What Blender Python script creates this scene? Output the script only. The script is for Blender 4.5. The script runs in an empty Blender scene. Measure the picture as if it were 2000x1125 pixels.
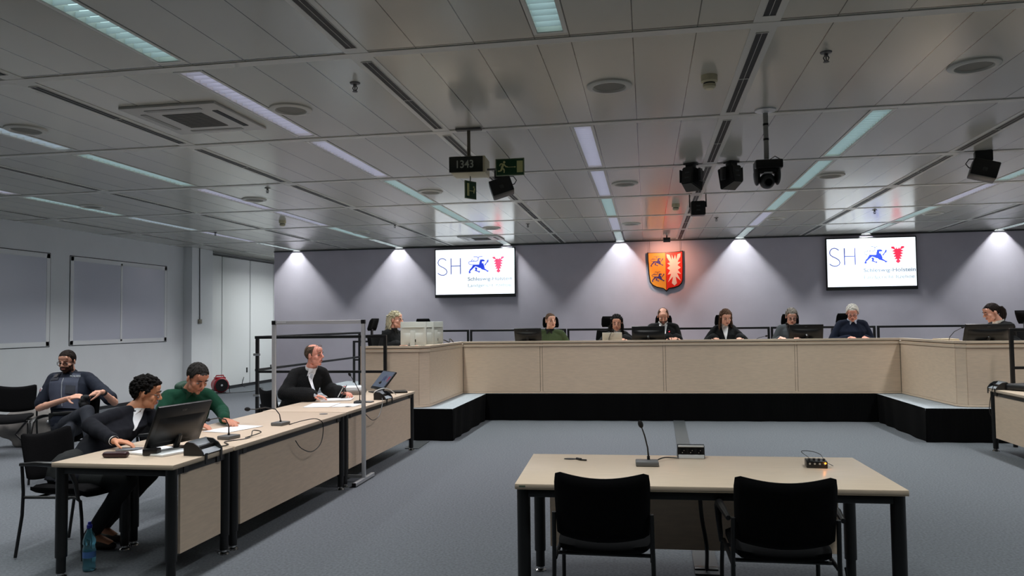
import bpy, bmesh, math, random
import numpy as np
from mathutils import Vector as V, Matrix, Euler, noise
random.seed(7)
PI = math.pi
SC = bpy.context.scene
COL = SC.collection
R = math.radians

# ------------------------------------------------------------ camera, world, exposure
CZ = 3.413                     # ceiling height
WY = 17.43                     # face of the lilac wall
yaw, pit, rol = 0.1742, 0.0441, -0.0118
F_ = V((-math.sin(yaw)*math.cos(pit), math.cos(yaw)*math.cos(pit), math.sin(pit)))
R0 = V((math.cos(yaw), math.sin(yaw), 0)); U0 = R0.cross(F_)
R1 = R0*math.cos(rol)+U0*math.sin(rol); U1 = -R0*math.sin(rol)+U0*math.cos(rol)
cam = bpy.data.cameras.new('camera'); co = bpy.data.objects.new('camera', cam); COL.objects.link(co)
cam.sensor_width = 36; cam.lens = 1490*36/2000; cam.clip_start = .05
mw = Matrix((R1, U1, -F_)).transposed().to_4x4(); mw.translation = V((0, 0, 1.61))
co.matrix_world = mw
SC.camera = co
w = bpy.data.worlds.new('world'); SC.world = w; w.use_nodes = True
w.node_tree.nodes['Background'].inputs[0].default_value = (.5, .55, .6, 1)
w.node_tree.nodes['Background'].inputs[1].default_value = 0.05
SC.view_settings.view_transform = 'Standard'; SC.view_settings.look = 'None'
SC.view_settings.gamma = 1; SC.view_settings.use_curve_mapping = False
SC.view_settings.exposure = 0.0
SC.cycles.use_denoising = True
SC.cycles.max_bounces = 6; SC.cycles.diffuse_bounces = 3; SC.cycles.glossy_bounces = 3
SC.cycles.transparent_max_bounces = 8; SC.cycles.sample_clamp_indirect = 4
SC.cycles.caustics_reflective = False; SC.cycles.caustics_refractive = False
WALLW = 2.6                    # output of the wall-side lights against the others
LAMP = 21.5                    # watts of one louvre light
PANEL = 1.15                   # glow of its diffuser seen past the louvre

# ------------------------------------------------------------ materials
def lin(c):
    return tuple((x/12.92 if x <= .04045 else ((x+.055)/1.055)**2.4) for x in [k/255 for k in c])
MATS = {}
def mat(name, col, rough=.6, metal=0, spec=.5, em=0, emc=None, noise_=None, scale=40, bump=0, alpha=1, stretch=None, coat=0, trans=0, sheen=0):
    if name in MATS: return MATS[name]
    m = bpy.data.materials.new(name); m.use_nodes = True
    nt = m.node_tree; b = nt.nodes['Principled BSDF']
    c = lin(col)
    b.inputs['Base Color'].default_value = (*c, 1); b.inputs['Roughness'].default_value = rough
    b.inputs['Metallic'].default_value = metal; b.inputs['Specular IOR Level'].default_value = spec
    if coat: b.inputs['Coat Weight'].default_value = coat; b.inputs['Coat Roughness'].default_value = .12
    if trans: b.inputs['Transmission Weight'].default_value = trans
    if sheen: b.inputs['Sheen Weight'].default_value = sheen
    if em:
        b.inputs['Emission Color'].default_value = (*lin(emc or col), 1); b.inputs['Emission Strength'].default_value = em
    if alpha < 1: b.inputs['Alpha'].default_value = alpha
    if noise_ or bump:
        tc = nt.nodes.new('ShaderNodeTexCoord'); mp = nt.nodes.new('ShaderNodeMapping')
        nt.links.new(tc.outputs['Object'], mp.inputs[0])
        if stretch: mp.inputs['Scale'].default_value = stretch
        n = nt.nodes.new('ShaderNodeTexNoise'); n.inputs['Scale'].default_value = scale; n.inputs['Detail'].default_value = 5
        nt.links.new(mp.outputs[0], n.inputs['Vector'])
        if noise_:
            r = nt.nodes.new('ShaderNodeValToRGB'); nt.links.new(n.outputs[0], r.inputs[0])
            r.color_ramp.elements[0].position = .3; r.color_ramp.elements[1].position = .7
            r.color_ramp.elements[0].color = (*[x*(1-noise_) for x in c], 1); r.color_ramp.elements[1].color = (*[min(1, x*(1+noise_)) for x in c], 1)
            nt.links.new(r.outputs[0], b.inputs['Base Color'])
        if bump:
            bp = nt.nodes.new('ShaderNodeBump'); bp.inputs['Strength'].default_value = bump; bp.inputs['Distance'].default_value = .01
            nt.links.new(n.outputs[0], bp.inputs['Height']); nt.links.new(bp.outputs[0], b.inputs['Normal'])
    MATS[name] = m; return m

carpet = mat('carpet', (101, 105, 110), .95, spec=.1, noise_=.22, scale=55, bump=.35)
carpet2 = mat('platform_carpet', (165, 172, 178), .95, spec=.1, noise_=.15, scale=70, bump=.3)
drape = mat('black_drape', (9, 9, 10), .95, spec=.1)
lilac = mat('lilac_wall', (194, 188, 200), .75, spec=.25, noise_=.03, scale=3)
white = mat('white_wall', (226, 229, 231), .7, spec=.3, noise_=.02, scale=2)
whited = mat('white_panel', (230, 232, 233), .55, spec=.35)
seamm = mat('seam_dark', (58, 60, 62), .7)
base_m = mat('baseboard_dark', (38, 40, 44), .6)
glassy = mat('observation_glass', (200, 203, 214), .2, spec=.6)
wood = mat('maple_laminate', (222, 199, 175), .42, spec=.4, noise_=.055, scale=9, stretch=(1, 1, 7))
woodt = mat('maple_top', (212, 192, 170), .36, spec=.5, noise_=.04, scale=9, stretch=(1, 7, 7))
woode = mat('maple_edge', (178, 160, 138), .5)
black = mat('black_metal', (10, 10, 11), .42, spec=.5)
blackp = mat('black_plastic', (16, 16, 17), .38, spec=.5)
fabric = mat('black_fabric', (11, 11, 13), .95, spec=.15, bump=.2, scale=300)
chrome = mat('chrome', (190, 190, 190), .18, metal=1)
alu = mat('brushed_aluminium', (178, 180, 183), .42, metal=.25)
alul = mat('light_aluminium', (215, 217, 220), .35, metal=.3)
grey = mat('grey_plastic', (98, 98, 98), .5)
dgrey = mat('dark_grey_plastic', (45, 46, 48), .4)
whitep = mat('white_plastic', (205, 205, 200), .45)
paper = mat('white_paper', (236, 238, 240), .8)
cream = mat('cream_metal', (196, 190, 160), .5)

# ------------------------------------------------------------ mesh helpers
class M:
    def __init__(s): s.bm = bmesh.new(); s.T = Matrix.Identity(4)
    def _add(s, ret, T=None):
        vs = ret['verts'] if isinstance(ret, dict) else ret
        T = s.T @ T if T is not None else s.T
        for v in vs: v.co = T @ v.co
        return s
    def box(s, c, d, rot=(0, 0, 0), bev=0, seg=2):
        r = bmesh.ops.create_cube(s.bm, size=1)
        vs = r['verts']
        for v in vs: v.co = V((v.co.x*d[0], v.co.y*d[1], v.co.z*d[2]))
        if bev:
            es = list({e for v in vs for e in v.link_edges})
            rr = bmesh.ops.bevel(s.bm, geom=es, offset=bev, segments=seg, affect='EDGES', profile=.5)
            vs = list({v for f in rr['faces'] for v in f.verts} | {v for v in vs if v.is_valid})
        return s._add(vs, Matrix.Translation(V(c)) @ Euler(rot).to_matrix().to_4x4())
    def cyl(s, a, b, r, r2=None, n=12):
        a, b = V(a), V(b); L = (b-a).length
        if L < 1e-6: return s
        q = (b-a).to_track_quat('Z', 'Y').to_matrix().to_4x4()
        rr = bmesh.ops.create_cone(s.bm, cap_ends=True, segments=n, radius1=r, radius2=r if r2 is None else r2, depth=L)
        return s._add(rr, Matrix.Translation((a+b)/2) @ q)
    def sph(s, c, r, u=14, v=10, rot=(0, 0, 0)):
        if isinstance(r, (int, float)): r = (r, r, r)
        rr = bmesh.ops.create_uvsphere(s.bm, u_segments=u, v_segments=v, radius=1)
        return s._add(rr, Matrix.Translation(V(c)) @ Euler(rot).to_matrix().to_4x4() @ Matrix.Diagonal((*r, 1)))
    def ico(s, c, r, sub=2, T=None):
        if isinstance(r, (int, float)): r = (r, r, r)
        rr = bmesh.ops.create_icosphere(s.bm, subdivisions=sub, radius=1)
        return s._add(rr, Matrix.Translation(V(c)) @ (T or Matrix.Identity(4)) @ Matrix.Diagonal((*r, 1)))
    def tube(s, pts, r, n=8, close=False):
        pts = [V(p) for p in pts]; N = len(pts); rings = []
        up = V((0, 0, 1)); prev = None
        for i, p in enumerate(pts):
            d = (pts[min(i+1, N-1)]-pts[max(i-1, 0)]).normalized()
            if prev is None:
                a = d.cross(up if abs(d.z) < .9 else V((1, 0, 0))).normalized()
            else:
                a = (prev-d*prev.dot(d)).normalized()
            prev = a; b = d.cross(a)
            ri = r[i] if isinstance(r, (list, tuple)) else r
            rings.append([s.bm.verts.new(s.T @ (p+(a*math.cos(t)+b*math.sin(t))*ri)) for t in [2*PI*k/n for k in range(n)]])
        for i in range(N-1):
            for k in range(n):
                s.bm.faces.new((rings[i][k], rings[i][(k+1) % n], rings[i+1][(k+1) % n], rings[i+1][k]))
        s.bm.faces.new(rings[0][::-1]); s.bm.faces.new(rings[-1])
        return s
    def prism(s, pts, ext):
        ext = V(ext); a = [s.bm.verts.new(s.T @ V(p)) for p in pts]; b = [s.bm.verts.new(s.T @ (V(p)+ext)) for p in pts]
        n = len(a)
        s.bm.faces.new(a[::-1]); s.bm.faces.new(b)
        for i in range(n): s.bm.faces.new((a[i], a[(i+1) % n], b[(i+1) % n], b[i]))
        return s
    def lathe(s, prof, c=(0, 0, 0), n=20, axis='Z'):
        c = V(c); rings = []
        for r, z in prof:
            ring = []
            for k in range(n):
                t = 2*PI*k/n; p = V((r*math.cos(t), r*math.sin(t), z))
                if axis == 'Y': p = V((p.x, p.z, p.y))
                if axis == 'X': p = V((p.z, p.y, p.x))
                ring.append(s.bm.verts.new(s.T @ (c+p)))
            rings.append(ring)
        for i in range(len(prof)-1):
            for k in range(n): s.bm.faces.new((rings[i][k], rings[i][(k+1) % n], rings[i+1][(k+1) % n], rings[i+1][k]))
        s.bm.faces.new(rings[0][::-1]); s.bm.faces.new(rings[-1])
        return s
    def grid(s, fn, nu, nv, thick=None):
        """sheet p=fn(u,v); with thick a closed pad (fn must return point and normal)"""
        g = []
        for sd in ((1, -1) if thick else (0,)):
            L = []
            for i in range(nu+1):
                row = []
                for j in range(nv+1):
                    p, nn = fn(i/nu, j/nv)
                    row.append(s.bm.verts.new(s.T @ (V(p)+V(nn)*(thick or 0)*.5*sd)))
                L.append(row)
            g.append(L)
        for q, L in enumerate(g):
            for i in range(nu):
                for j in range(nv):
                    f = (L[i][j], L[i+1][j], L[i+1][j+1], L[i][j+1])
                    s.bm.faces.new(f if q == 0 else f[::-1])
        if thick:
            A, B = g
            for i in range(nu):
                s.bm.faces.new((A[i][0], B[i][0], B[i+1][0], A[i+1][0])); s.bm.faces.new((A[i+1][nv], B[i+1][nv], B[i][nv], A[i][nv]))
            for j in range(nv):
                s.bm.faces.new((A[0][j+1], B[0][j+1], B[0][j], A[0][j])); s.bm.faces.new((A[nu][j], B[nu][j], B[nu][j+1], A[nu][j+1]))
        return s
    def build(s, name, m, parent=None, label=None, smooth=True, ang=35):
        bmesh.ops.recalc_face_normals(s.bm, faces=s.bm.faces)
        me = bpy.data.meshes.new(name); s.bm.to_mesh(me); s.bm.free()
        if smooth:
            me.polygons.foreach_set('use_smooth', [True]*len(me.polygons)); me.set_sharp_from_angle(angle=R(ang))
        o = bpy.data.objects.new(name, me); COL.objects.link(o); me.materials.append(m)
        if parent: o.parent = parent
        if label: o['label'] = label
        return o
def tag(o, label, cat, group=None):
    o['label'] = label; o['category'] = cat
    if group: o['group'] = group
    return o
def thing(name, label, cat, loc=(0, 0, 0), rz=0, group=None):
    o = bpy.data.objects.new(name, None); COL.objects.link(o); o.location = loc; o.rotation_euler = (0, 0, rz); o.empty_display_size = .1
    return tag(o, label, cat, group)
def struct(o): o['kind'] = 'structure'; return o
def copy_tree(o, parent=None):
    c = o.copy(); COL.objects.link(c)
    if parent is not None: c.parent = parent
    for ch in list(o.children): copy_tree(ch, c)
    return c
def dup(o, loc, rz, label, group=None):
    c = copy_tree(o); c.location = loc; c.rotation_euler = (0, 0, rz); c['label'] = label
    if group: c['group'] = group
    return c
def text_mesh(body, size, thick=.002, bold=0, sx=1):
    cu = bpy.data.curves.new('t', 'FONT'); cu.body = body; cu.size = size; cu.extrude = thick; cu.offset = bold; cu.align_x = 'LEFT'
    o = bpy.data.objects.new('t', cu); COL.objects.link(o)
    dg = bpy.context.evaluated_depsgraph_get(); dg.update()
    me = bpy.data.meshes.new_from_object(o.evaluated_get(dg)); bpy.data.objects.remove(o)
    if sx != 1:
        for v in me.vertices: v.co.x *= sx
    return me
def text(name, body, size, m, parent, T, **k):
    me = text_mesh(body, size, **k); me.name = name; me.transform(T); me.materials.clear(); me.materials.append(m)
    o = bpy.data.objects.new(name, me); COL.objects.link(o); o.parent = parent
    return o
def XZ(x, y, z):               # writing that stands upright and reads from the camera side (-Y)
    return Matrix.Translation((x, y, z)) @ Matrix.Rotation(PI/2, 4, 'X')

# ------------------------------------------------------------ the room
S_, XB, D_, Y1 = 2.617, -.558, 2.133, 4.756   # light row pitch, middle row, cross-bar pitch, first bar in view
m = M(); m.box((0, 7.5, -.05), (24, 27, .1)); struct(m.build('floor', carpet))
# ceiling material: satin metal panels with seams
cm = bpy.data.materials.new('ceiling_panels'); cm.use_nodes = True; nt = cm.node_tree; b = nt.nodes['Principled BSDF']
tc = nt.nodes.new('ShaderNodeTexCoord'); sep = nt.nodes.new('ShaderNodeSeparateXYZ'); nt.links.new(tc.outputs['Object'], sep.inputs[0])
def mth(op, a, b_=None, c=None):
    n = nt.nodes.new('ShaderNodeMath'); n.operation = op
    for i, x in enumerate((a, b_, c)):
        if x is None: continue
        if isinstance(x, (int, float)): n.inputs[i].default_value = x
        else: nt.links.new(x, n.inputs[i])
    return n.outputs[0]
xm = mth('SUBTRACT', mth('MODULO', mth('ADD', sep.outputs[0], 50*S_-XB+S_/2), S_), S_/2)
xa = mth('ABSOLUTE', xm)
seam = None
for c_ in (.112, .505, .9, 1.235):
    q = mth('LESS_THAN', mth('ABSOLUTE', mth('SUBTRACT', xa, c_)), .0035)
    seam = q if seam is None else mth('MAXIMUM', seam, q)
ym = mth('MODULO', mth('ADD', sep.outputs[1], 20*D_-Y1+.03), D_)
seam = mth('MAXIMUM', seam, mth('LESS_THAN', ym, .016))
nz = nt.nodes.new('ShaderNodeTexNoise'); nz.inputs['Scale'].default_value = .8; nz.inputs['Detail'].default_value = 3
nt.links.new(tc.outputs['Object'], nz.inputs['Vector'])
mx = nt.nodes.new('ShaderNodeMix'); mx.data_type = 'RGBA'; nt.links.new(seam, mx.inputs[0])
mx.inputs[6].default_value = (*lin((190, 189, 179)), 1); mx.inputs[7].default_value = (*lin((80, 80, 74)), 1)
nt.links.new(mx.outputs[2], b.inputs['Base Color'])
nt.links.new(mth('ADD', mth('MULTIPLY', nz.outputs[0], .06), .15), b.inputs['Roughness'])
b.inputs['Specular IOR Level'].default_value = .6
# the louvre lights sit in real openings of the ceiling
m = M(); m.box((0, (2.75-6)/2-.0, CZ+.05), (24, 8.75, .1)); m.box((0, (21+WY)/2, CZ+.05), (24, 21-WY, .1))
yp = 2.75
for n in range(0, 7):
    y0 = Y1+(n-1)*D_+.13; y1_ = WY if n == 6 else Y1+n*D_-.1
    if y0 > yp+.001: m.box((0, (yp+y0)/2, CZ+.05), (24, y0-yp, .1))
    ed = [-12]+[v for k_ in range(-3, 4) if (k_, n) not in ((0, 1), (1, 1)) for v in (XB+k_*S_-.084, XB+k_*S_+.084)]+[12]
    for a, b_ in zip(ed[::2], ed[1::2]): m.box(((a+b_)/2, (y0+y1_)/2, CZ+.05), (b_-a, y1_-y0, .1))
    yp = y1_
m.box((0, (2.7+WY)/2, CZ+.16), (24, WY-2.7, .02)); struct(m.build('ceiling', cm, smooth=False))
bar_m = mat('ceiling_bar', (202, 202, 195), .35, spec=.5)
k = 1
for n in range(-2, 7):
    yb = Y1+(n-1)*D_+.045
    m = M(); m.box((0, yb, CZ-.003), (22, .085, .006)); struct(m.build('trim_%d' % k, bar_m, smooth=False)); k += 1
for i in range(-4, 4):
    xs = XB+(i+.5)*S_
    y1 = WY if xs > -9 else 20.4
    if xs < -10.4: continue
    m = M(); m.box((xs, (y1-3)/2, CZ-.002), (.16, y1+3, .004)); struct(m.build('trim_%d' % k, bar_m, smooth=False)); k += 1

m = M(); m.box((1.2, WY+.1, CZ/2), (20.4, .2, CZ)); struct(m.build('wall_back', lilac, smooth=False))
m = M(); m.box((-10.6, 8, CZ/2), (.2, 26, CZ)); struct(m.build('wall_left', white, smooth=False))
m = M(); m.box((11.1, 7.5, CZ/2), (.2, 27, CZ)); struct(m.build('wall_right', white, smooth=False))
m = M(); m.box((0, -5.1, CZ/2), (24, .2, CZ)); struct(m.build('wall_front', white, smooth=False))
m = M(); m.box((0, 20.6, CZ/2), (22, .2, CZ)); struct(m.build('wall_far', white, smooth=False))
m = M(); m.box((-10.4, 16.4, CZ/2), (.24, .85, CZ), bev=.004); struct(m.build('trim_pillar', white, smooth=False))
m = M(); m.box((-10.485, 5.4, .03), (.03, 21, .06)); struct(m.build('baseboard_left', base_m, smooth=False))
m = M(); m.box((-10.47, 18.6, .03), (.1, 3.6, .06)); struct(m.build('baseboard_far', base_m, smooth=False))
m = M(); m.box((1.2, WY-.012, CZ-.02), (20.4, .02, .025)); struct(m.build('trim_ceiling_edge', seamm, smooth=False))
# folding wall leaves with a header track
m = M(); m.box((-10.43, 18.65, 3.385), (.1, 3.55, .05)); struct(m.build('trim_header', mat('track_grey', (110, 112, 112), .5), smooth=False))
ys = [16.84, 17.49, 18.86, 20.16, 20.38]
for i in range(4):
    m = M(); m.box((-10.46, (ys[i]+ys[i+1])/2, 1.7), (.06, ys[i+1]-ys[i]-.035, 3.25), bev=.003)
    d = m.build('door_%d' % (i+1), whited, smooth=False); struct(d)
    if i in (1, 2):
        m = M(); m.box((-10.425, ys[i+1]-.16, .42), (.012, .06, .13), bev=.004); m.build('door_handle', blackp, d)
m = M(); m.box((-10.498, 18.6, 1.7), (.012, 3.55, 3.3)); struct(m.build('trim_shadow_gap', seamm, smooth=False))
# observation windows
for i, (a, b2, mid) in enumerate([(9.1, 11.99, 10.55), (12.46, 15.36, 13.87)]):
    m = M()
    z0, z1 = 1.26, 2.93
    for (y0, y1_, c, dd) in [(a, b2, z0, 0), (a, b2, z1, 0)]:
        m.box((-10.499, (a+b2)/2, c), (.004, b2-a, .012))
    m.box((-10.499, a, (z0+z1)/2), (.004, .014, z1-z0)); m.box((-10.499, b2, (z0+z1)/2), (.004, .014, z1-z0))
    wdw = struct(m.build('window_%d' % (i+1), seamm, smooth=False))
    m = M()
    for c in (z0+.05, z1-.05): m.box((-10.496, (a+b2)/2, c), (.014, b2-a-.03, .08))
    for c in (a+.05, b2-.05): m.box((-10.496, c, (z0+z1)/2), (.014, .08, z1-z0-.03))
    m.box((-10.496, mid, (z0+z1)/2), (.014, .05, z1-z0-.1))
    m.build('window_frame', whited, wdw, smooth=False)
    for (p, q) in ((a+.08, mid-.03), (mid+.03, b2-.08)):
        m = M(); m.box((-10.497, (p+q)/2, (z0+z1)/2), (.008, q-p, z1-z0-.17)); m.build('pane', glassy, wdw, smooth=False)

# ------------------------------------------------------------ louvre lights
teal = (196, 228, 230); lila = (220, 216, 242); ice = (208, 224, 238)
em_m = {n: mat('lamp_'+n, c, .5, em=PANEL, emc=c) for n, c in (('teal', teal), ('lilac', lila), ('ice', ice))}
louv = mat('louvre_white', (225, 230, 232), .3, spec=.6)
rows = {-3: 'in leftmost row', -2: 'in second row from left', -1: 'in row ending above left screen',
        0: 'in row left of coat of arms', 1: 'in row right of coat of arms', 2: 'in row ending above right screen', 3: 'in rightmost row'}
ords = ['touching back wall', 'second from back wall', 'third from back wall', 'fourth from back wall', 'fifth from back wall', 'sixth from back wall', 'seventh from back wall', 'eighth from back wall', 'ninth from back wall', 'tenth from back wall', 'eleventh from back wall']
def make_fixture(L, mm, lamp_col, deep=False):
    t = thing('louvre_ceiling_light', '', 'ceiling light', group='louvre lights recessed in the ceiling')
    W = .166
    m = M()
    if deep:
        for sx in (-1, 1): m.box((sx*(W/2+.012), 0, -.002), (.024, L+.0, .004)); m.box((sx*(W/2-.002), 0, .05), (.004, L, .1))
        m.build('frame', mat('reflector', (60, 62, 64), .5), t, smooth=False)
        m = M(); m.box((0, 0, .13), (W, L, .004)); m.build('diffuser', mm, t, smooth=False)
        m = M(); n = int(L/.085)
        for i in range(n+1): m.box((0, -L/2+L*i/n, .017), (W, .003, .034))
        m.build('louvre', mat('louvre_deep', (34, 38, 40), .6, spec=.2), t, smooth=False)
        li = bpy.data.lights.new('lamp', 'AREA'); li.shape = 'RECTANGLE'; li.size = .03; li.size_y = L*.98; li.energy = LAMP*WALLW; li.color = lamp_col
        lo = bpy.data.objects.new('lamp', li); COL.objects.link(lo); lo.parent = t; lo.location = (0, 0, .098)
        return t
    for sx in (-1, 1): m.box((sx*(W/2+.012), 0, -.002), (.024, L+.05, .004)); m.box((sx*(W/2-.002), 0, .03), (.004, L, .06))
    for sy in (-1, 1): m.box((0, sy*(L/2+.012), -.002), (W, .024, .004)); m.box((0, sy*(L/2-.003), .03), (W, .004, .06))
    m.build('frame', bar_m, t, smooth=False)
    m = M(); m.box((0, 0, .056), (W, L, .004)); m.build('diffuser', mm, t, smooth=False)
    m = M(); n = int(L/.085)
    for i in range(n+1):
        y = -L/2+L*i/n
        m.box((0, y, .019), (W, .003, .034), rot=(R(6), 0, 0))
    m.build('louvre', louv, t, smooth=False)
    li = bpy.data.lights.new('lamp', 'AREA'); li.shape = 'RECTANGLE'; li.size = W*.9; li.size_y = L*.95; li.energy = LAMP*L/1.8; li.spread = R(118 if L < 1.85 or True else 96); li.color = lamp_col
    lo = bpy.data.objects.new('lamp', li); COL.objects.link(lo); lo.parent = t; lo.location = (0, 0, -.002)
    return t
cols3 = [('teal', (.95, 1, .985)), ('lilac', (1, .965, 1)), ('ice', (.98, .99, 1))]
pick = {(-1, 1): 1, (-1, 2): 1, (-1, 3): 0, (-1, 4): 0, (-1, 5): 0, (0, 0): 0, (0, 2): 1, (0, 3): 1, (0, 4): 0, (0, 5): 1, (1, 2): 0, (1, 3): 0, (1, 4): 0, (1, 5): 1, (2, 4): 1, (2, 5): 0, (-2, 2): 0, (-2, 3): 1, (-2, 4): 1, (-2, 5): 0, (-1, 0): 0}
protos = {}
for k_ in range(-3, 4):
    for n in range(0, 7):     # n = the bar this light follows; 6 meets the wall
        if (k_, n) in ((0, 1), (1, 1)): continue
        y0 = Y1+(n-1)*D_+.13; y1_ = Y1+n*D_-.1
        if n == 6: y1_ = WY-.03
        ci = pick.get((k_, n), (k_*3+n*5) % 3); L = y1_-y0
        key = (ci, round(L, 2))
        if key not in protos:
            protos[key] = make_fixture(L, em_m[cols3[ci][0]], cols3[ci][1], n == 6); t = protos[key]
        else: t = copy_tree(protos[key])
        t.location = (XB+k_*S_, (y0+y1_)/2, CZ)
        if k_ == -3 and n < 6:
            for ch in t.children:
                if ch.type == 'LIGHT': ch.data = ch.data.copy(); ch.data.energy = LAMP*1.15
        t['label'] = 'recessed louvre light '+rows[k_]+', '+ords[6-n]
for yb, lb in ((18.55, 'added unseen behind the lilac wall, nearer one'), (20.0, 'added unseen behind the lilac wall, farther one')):  # two unseen fixtures added to brighten the folding wall leaves
    t = copy_tree(list(protos.values())[0]); t.location = (XB-3*S_, yb, CZ); t['label'] = 'recessed louvre light '+lb
    for ch in t.children:
        if ch.type == 'LIGHT': ch.data = ch.data.copy(); ch.data.spread = R(160); ch.data.energy = LAMP*2.2
# slot diffusers
slotm = mat('slot_black', (6, 6, 6), .6)
srows = {-4: 'in line nearest left wall', -3: 'in second line from left', -2: 'in third line from left', -1: 'in line by the clock sign', 0: 'in line by hanging speakers', 1: 'in line above right screen', 2: 'in line at far right'}
sp = {}
for k_ in range(-4, 3):
    for n in range(-1, 7):
        y0 = Y1+(n-1)*D_+.17; y1_ = min(Y1+n*D_-.1, WY-.06); L = round(y1_-y0, 2)
        if L not in sp:
            t = thing('slot_air_diffuser', '', 'air vent', group='slot air diffusers in the ceiling'); sp[L] = t
            m = M()
            for x in (-.038, 0, .038): m.box((x, 0, -.006), (.003, L, .005))
            for y in (-L/2, 0, L/2): m.box((0, y, -.006), (.078, .008, .008))
            m.build('frame', bar_m, t, smooth=False)
            for x in (-.019, .019): m = M(); m.box((x, 0, -.005), (.034, L, .004)); m.build('slot', slotm, t, smooth=False)
        else: t = copy_tree(sp[L])
        t.location = (XB+(k_+.5)*S_, (y0+y1_)/2, CZ)
        t['label'] = 'black slot air vent '+srows[k_]+', '+ords[6-n]
# round ceiling speakers, sprinklers, detectors
t0 = None
for (x, y, lb) in [(-.249, 5.83, 'round recess beside the missing light in the middle row'), (2.35, 5.9, 'large round recess near the top right corner'), (-2.9, 5.9, 'round recess right of the near air conditioner'), (-5.53, 6.0, 'round recess near the left picture edge'),
                (-.25, 10.09, 'round recess right of the middle light row'), (-2.9, 10.08, 'round recess left of the small hanging sign'), (2.32, 10.13, 'round recess right of the pole camera'), (-.25, 14.35, 'round recess just left of the orange glow'),
                (-2.9, 14.3, 'round recess in the bright patch left of the screen'), (2.32, 14.3, 'round recess above the right screen'), (4.95, 14.3, 'round recess right of the right screen light row'), (-5.53, 10.1, 'round recess on the left between two lilac lights'), (-5.53, 14.3, 'round recess far left near the back wall'), (-8.15, 10.1, 'round recess nearest the left wall')]:
    if t0 is None:
        t0 = thing('ceiling_speaker', '', 'ceiling speaker', group='round ceiling speakers')
        m = M(); m.lathe([(.175, 0), (.172, -.012), (.15, -.022), (.128, -.02), (.12, -.004)], n=32); m.build('rim', mat('rim_white', (190, 190, 182), .4), t0)
        m = M(); m.lathe([(.122, -.002), (.118, -.006), (.06, -.007), (.01, -.007)], n=32); m.build('grille', mat('grille_grey', (120, 118, 110), .6), t0)
        t = t0
    else: t = copy_tree(t0)
    t.location = (x, y, CZ); t['label'] = 'white '+lb
t0 = None
for (x, y, lb) in [(-2.12, 5.36, 'left of the long slot before the clock'), (1.233, 5.4, 'between the smoke detector and top right round recess'), (1.38, 9.83, 'beside the pole camera'), (1.25, 13.91, 'right of the orange glow'), (-2.13, 13.87, 'right of the bright screen reflection'), (-4.9, 9.3, 'left of the second light row'), (-4.5, 13.3, 'near the left back wall'), (-9.1, 9.2, 'above the near observation window'), (-8.2, 13.5, 'above the far observation window'), (3.8, 13.6, 'above the right screen'), (-4.9, 4.9, 'beside the top left light')]:
    if t0 is None:
        t0 = thing('sprinkler', '', 'sprinkler', group='sprinkler heads in the ceiling')
        m = M(); m.lathe([(.04, 0), (.036, -.008), (.014, -.012), (.014, -.03)], n=16); m.build('escutcheon', grey, t0)
        m = M(); m.tube([(-.006, 0, -.02), (-.018, 0, -.04), (-.006, 0, -.066)], .004, 6); m.tube([(.006, 0, -.02), (.018, 0, -.04), (.006, 0, -.066)], .004, 6); m.cyl((0, 0, -.03), (0, 0, -.06), .004); m.cyl((0, 0, -.066), (0, 0, -.069), .02); m.build('head', dgrey, t0)
        t = t0
    else: t = copy_tree(t0)
    t.location = (x, y, CZ); t['label'] = 'small dark sprinkler head '+lb
t0 = None
for (x, y, lb) in [(.49, 5.75, 'high up near the right slot line'), (.48, 12.1, 'in the orange glow by the small floodlight'), (-6.2, 12.3, 'between left light rows')]:
    if t0 is None:
        t0 = thing('smoke_detector', '', 'smoke detector', group='smoke detectors')
        m = M(); m.lathe([(.06, 0), (.06, -.045), (.05, -.055)], n=24); m.lathe([(.047, -.066), (.047, -.085), (.03, -.1), (.01, -.1)], n=24); m.build('housing', cream, t0)
        m = M(); m.lathe([(.043, -.052), (.043, -.068)], n=24); m.build('sensor_slot', blackp, t0)
        t = t0
    else: t = copy_tree(t0)
    t.location = (x, y, CZ); t['label'] = 'cream smoke detector '+lb
# cassette air conditioners
def cassette(x, y, lb, s=1):
    t = thing('air_conditioner', lb, 'air conditioner', (x, y, CZ), 0, 'cassette air conditioners in the ceiling')
    m = M(); m.box((0, 0, -.012), (.86*s, .86*s, .024), bev=.006); m.build('panel', mat('ac_white', (188, 188, 184), .45), t)
    m = M(); m.box((0, 0, -.026), (.36*s, .42*s, .006))
    for i in range(12): m.box((0, -.19*s+i*.035*s, -.03), (.35*s, .006, .004))
    m.build('grille', mat('ac_grille', (95, 95, 90), .6), t, smooth=False)
    for a in range(4):
        m = M(); m.T = Matrix.Rotation(a*PI/2, 4, 'Z'); m.box((.33*s, 0, -.026), (.05, .5*s, .006), bev=.002); m.build('air_slot', slotm if a in (0,) else mat('ac_flap', (150, 150, 146), .5), t, smooth=False)
cassette(-3.82, 5.98, 'square ceiling air conditioner beside the near lilac light')
cassette(-3.45, 15.9, 'square ceiling air conditioner just before the left screen')

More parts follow.
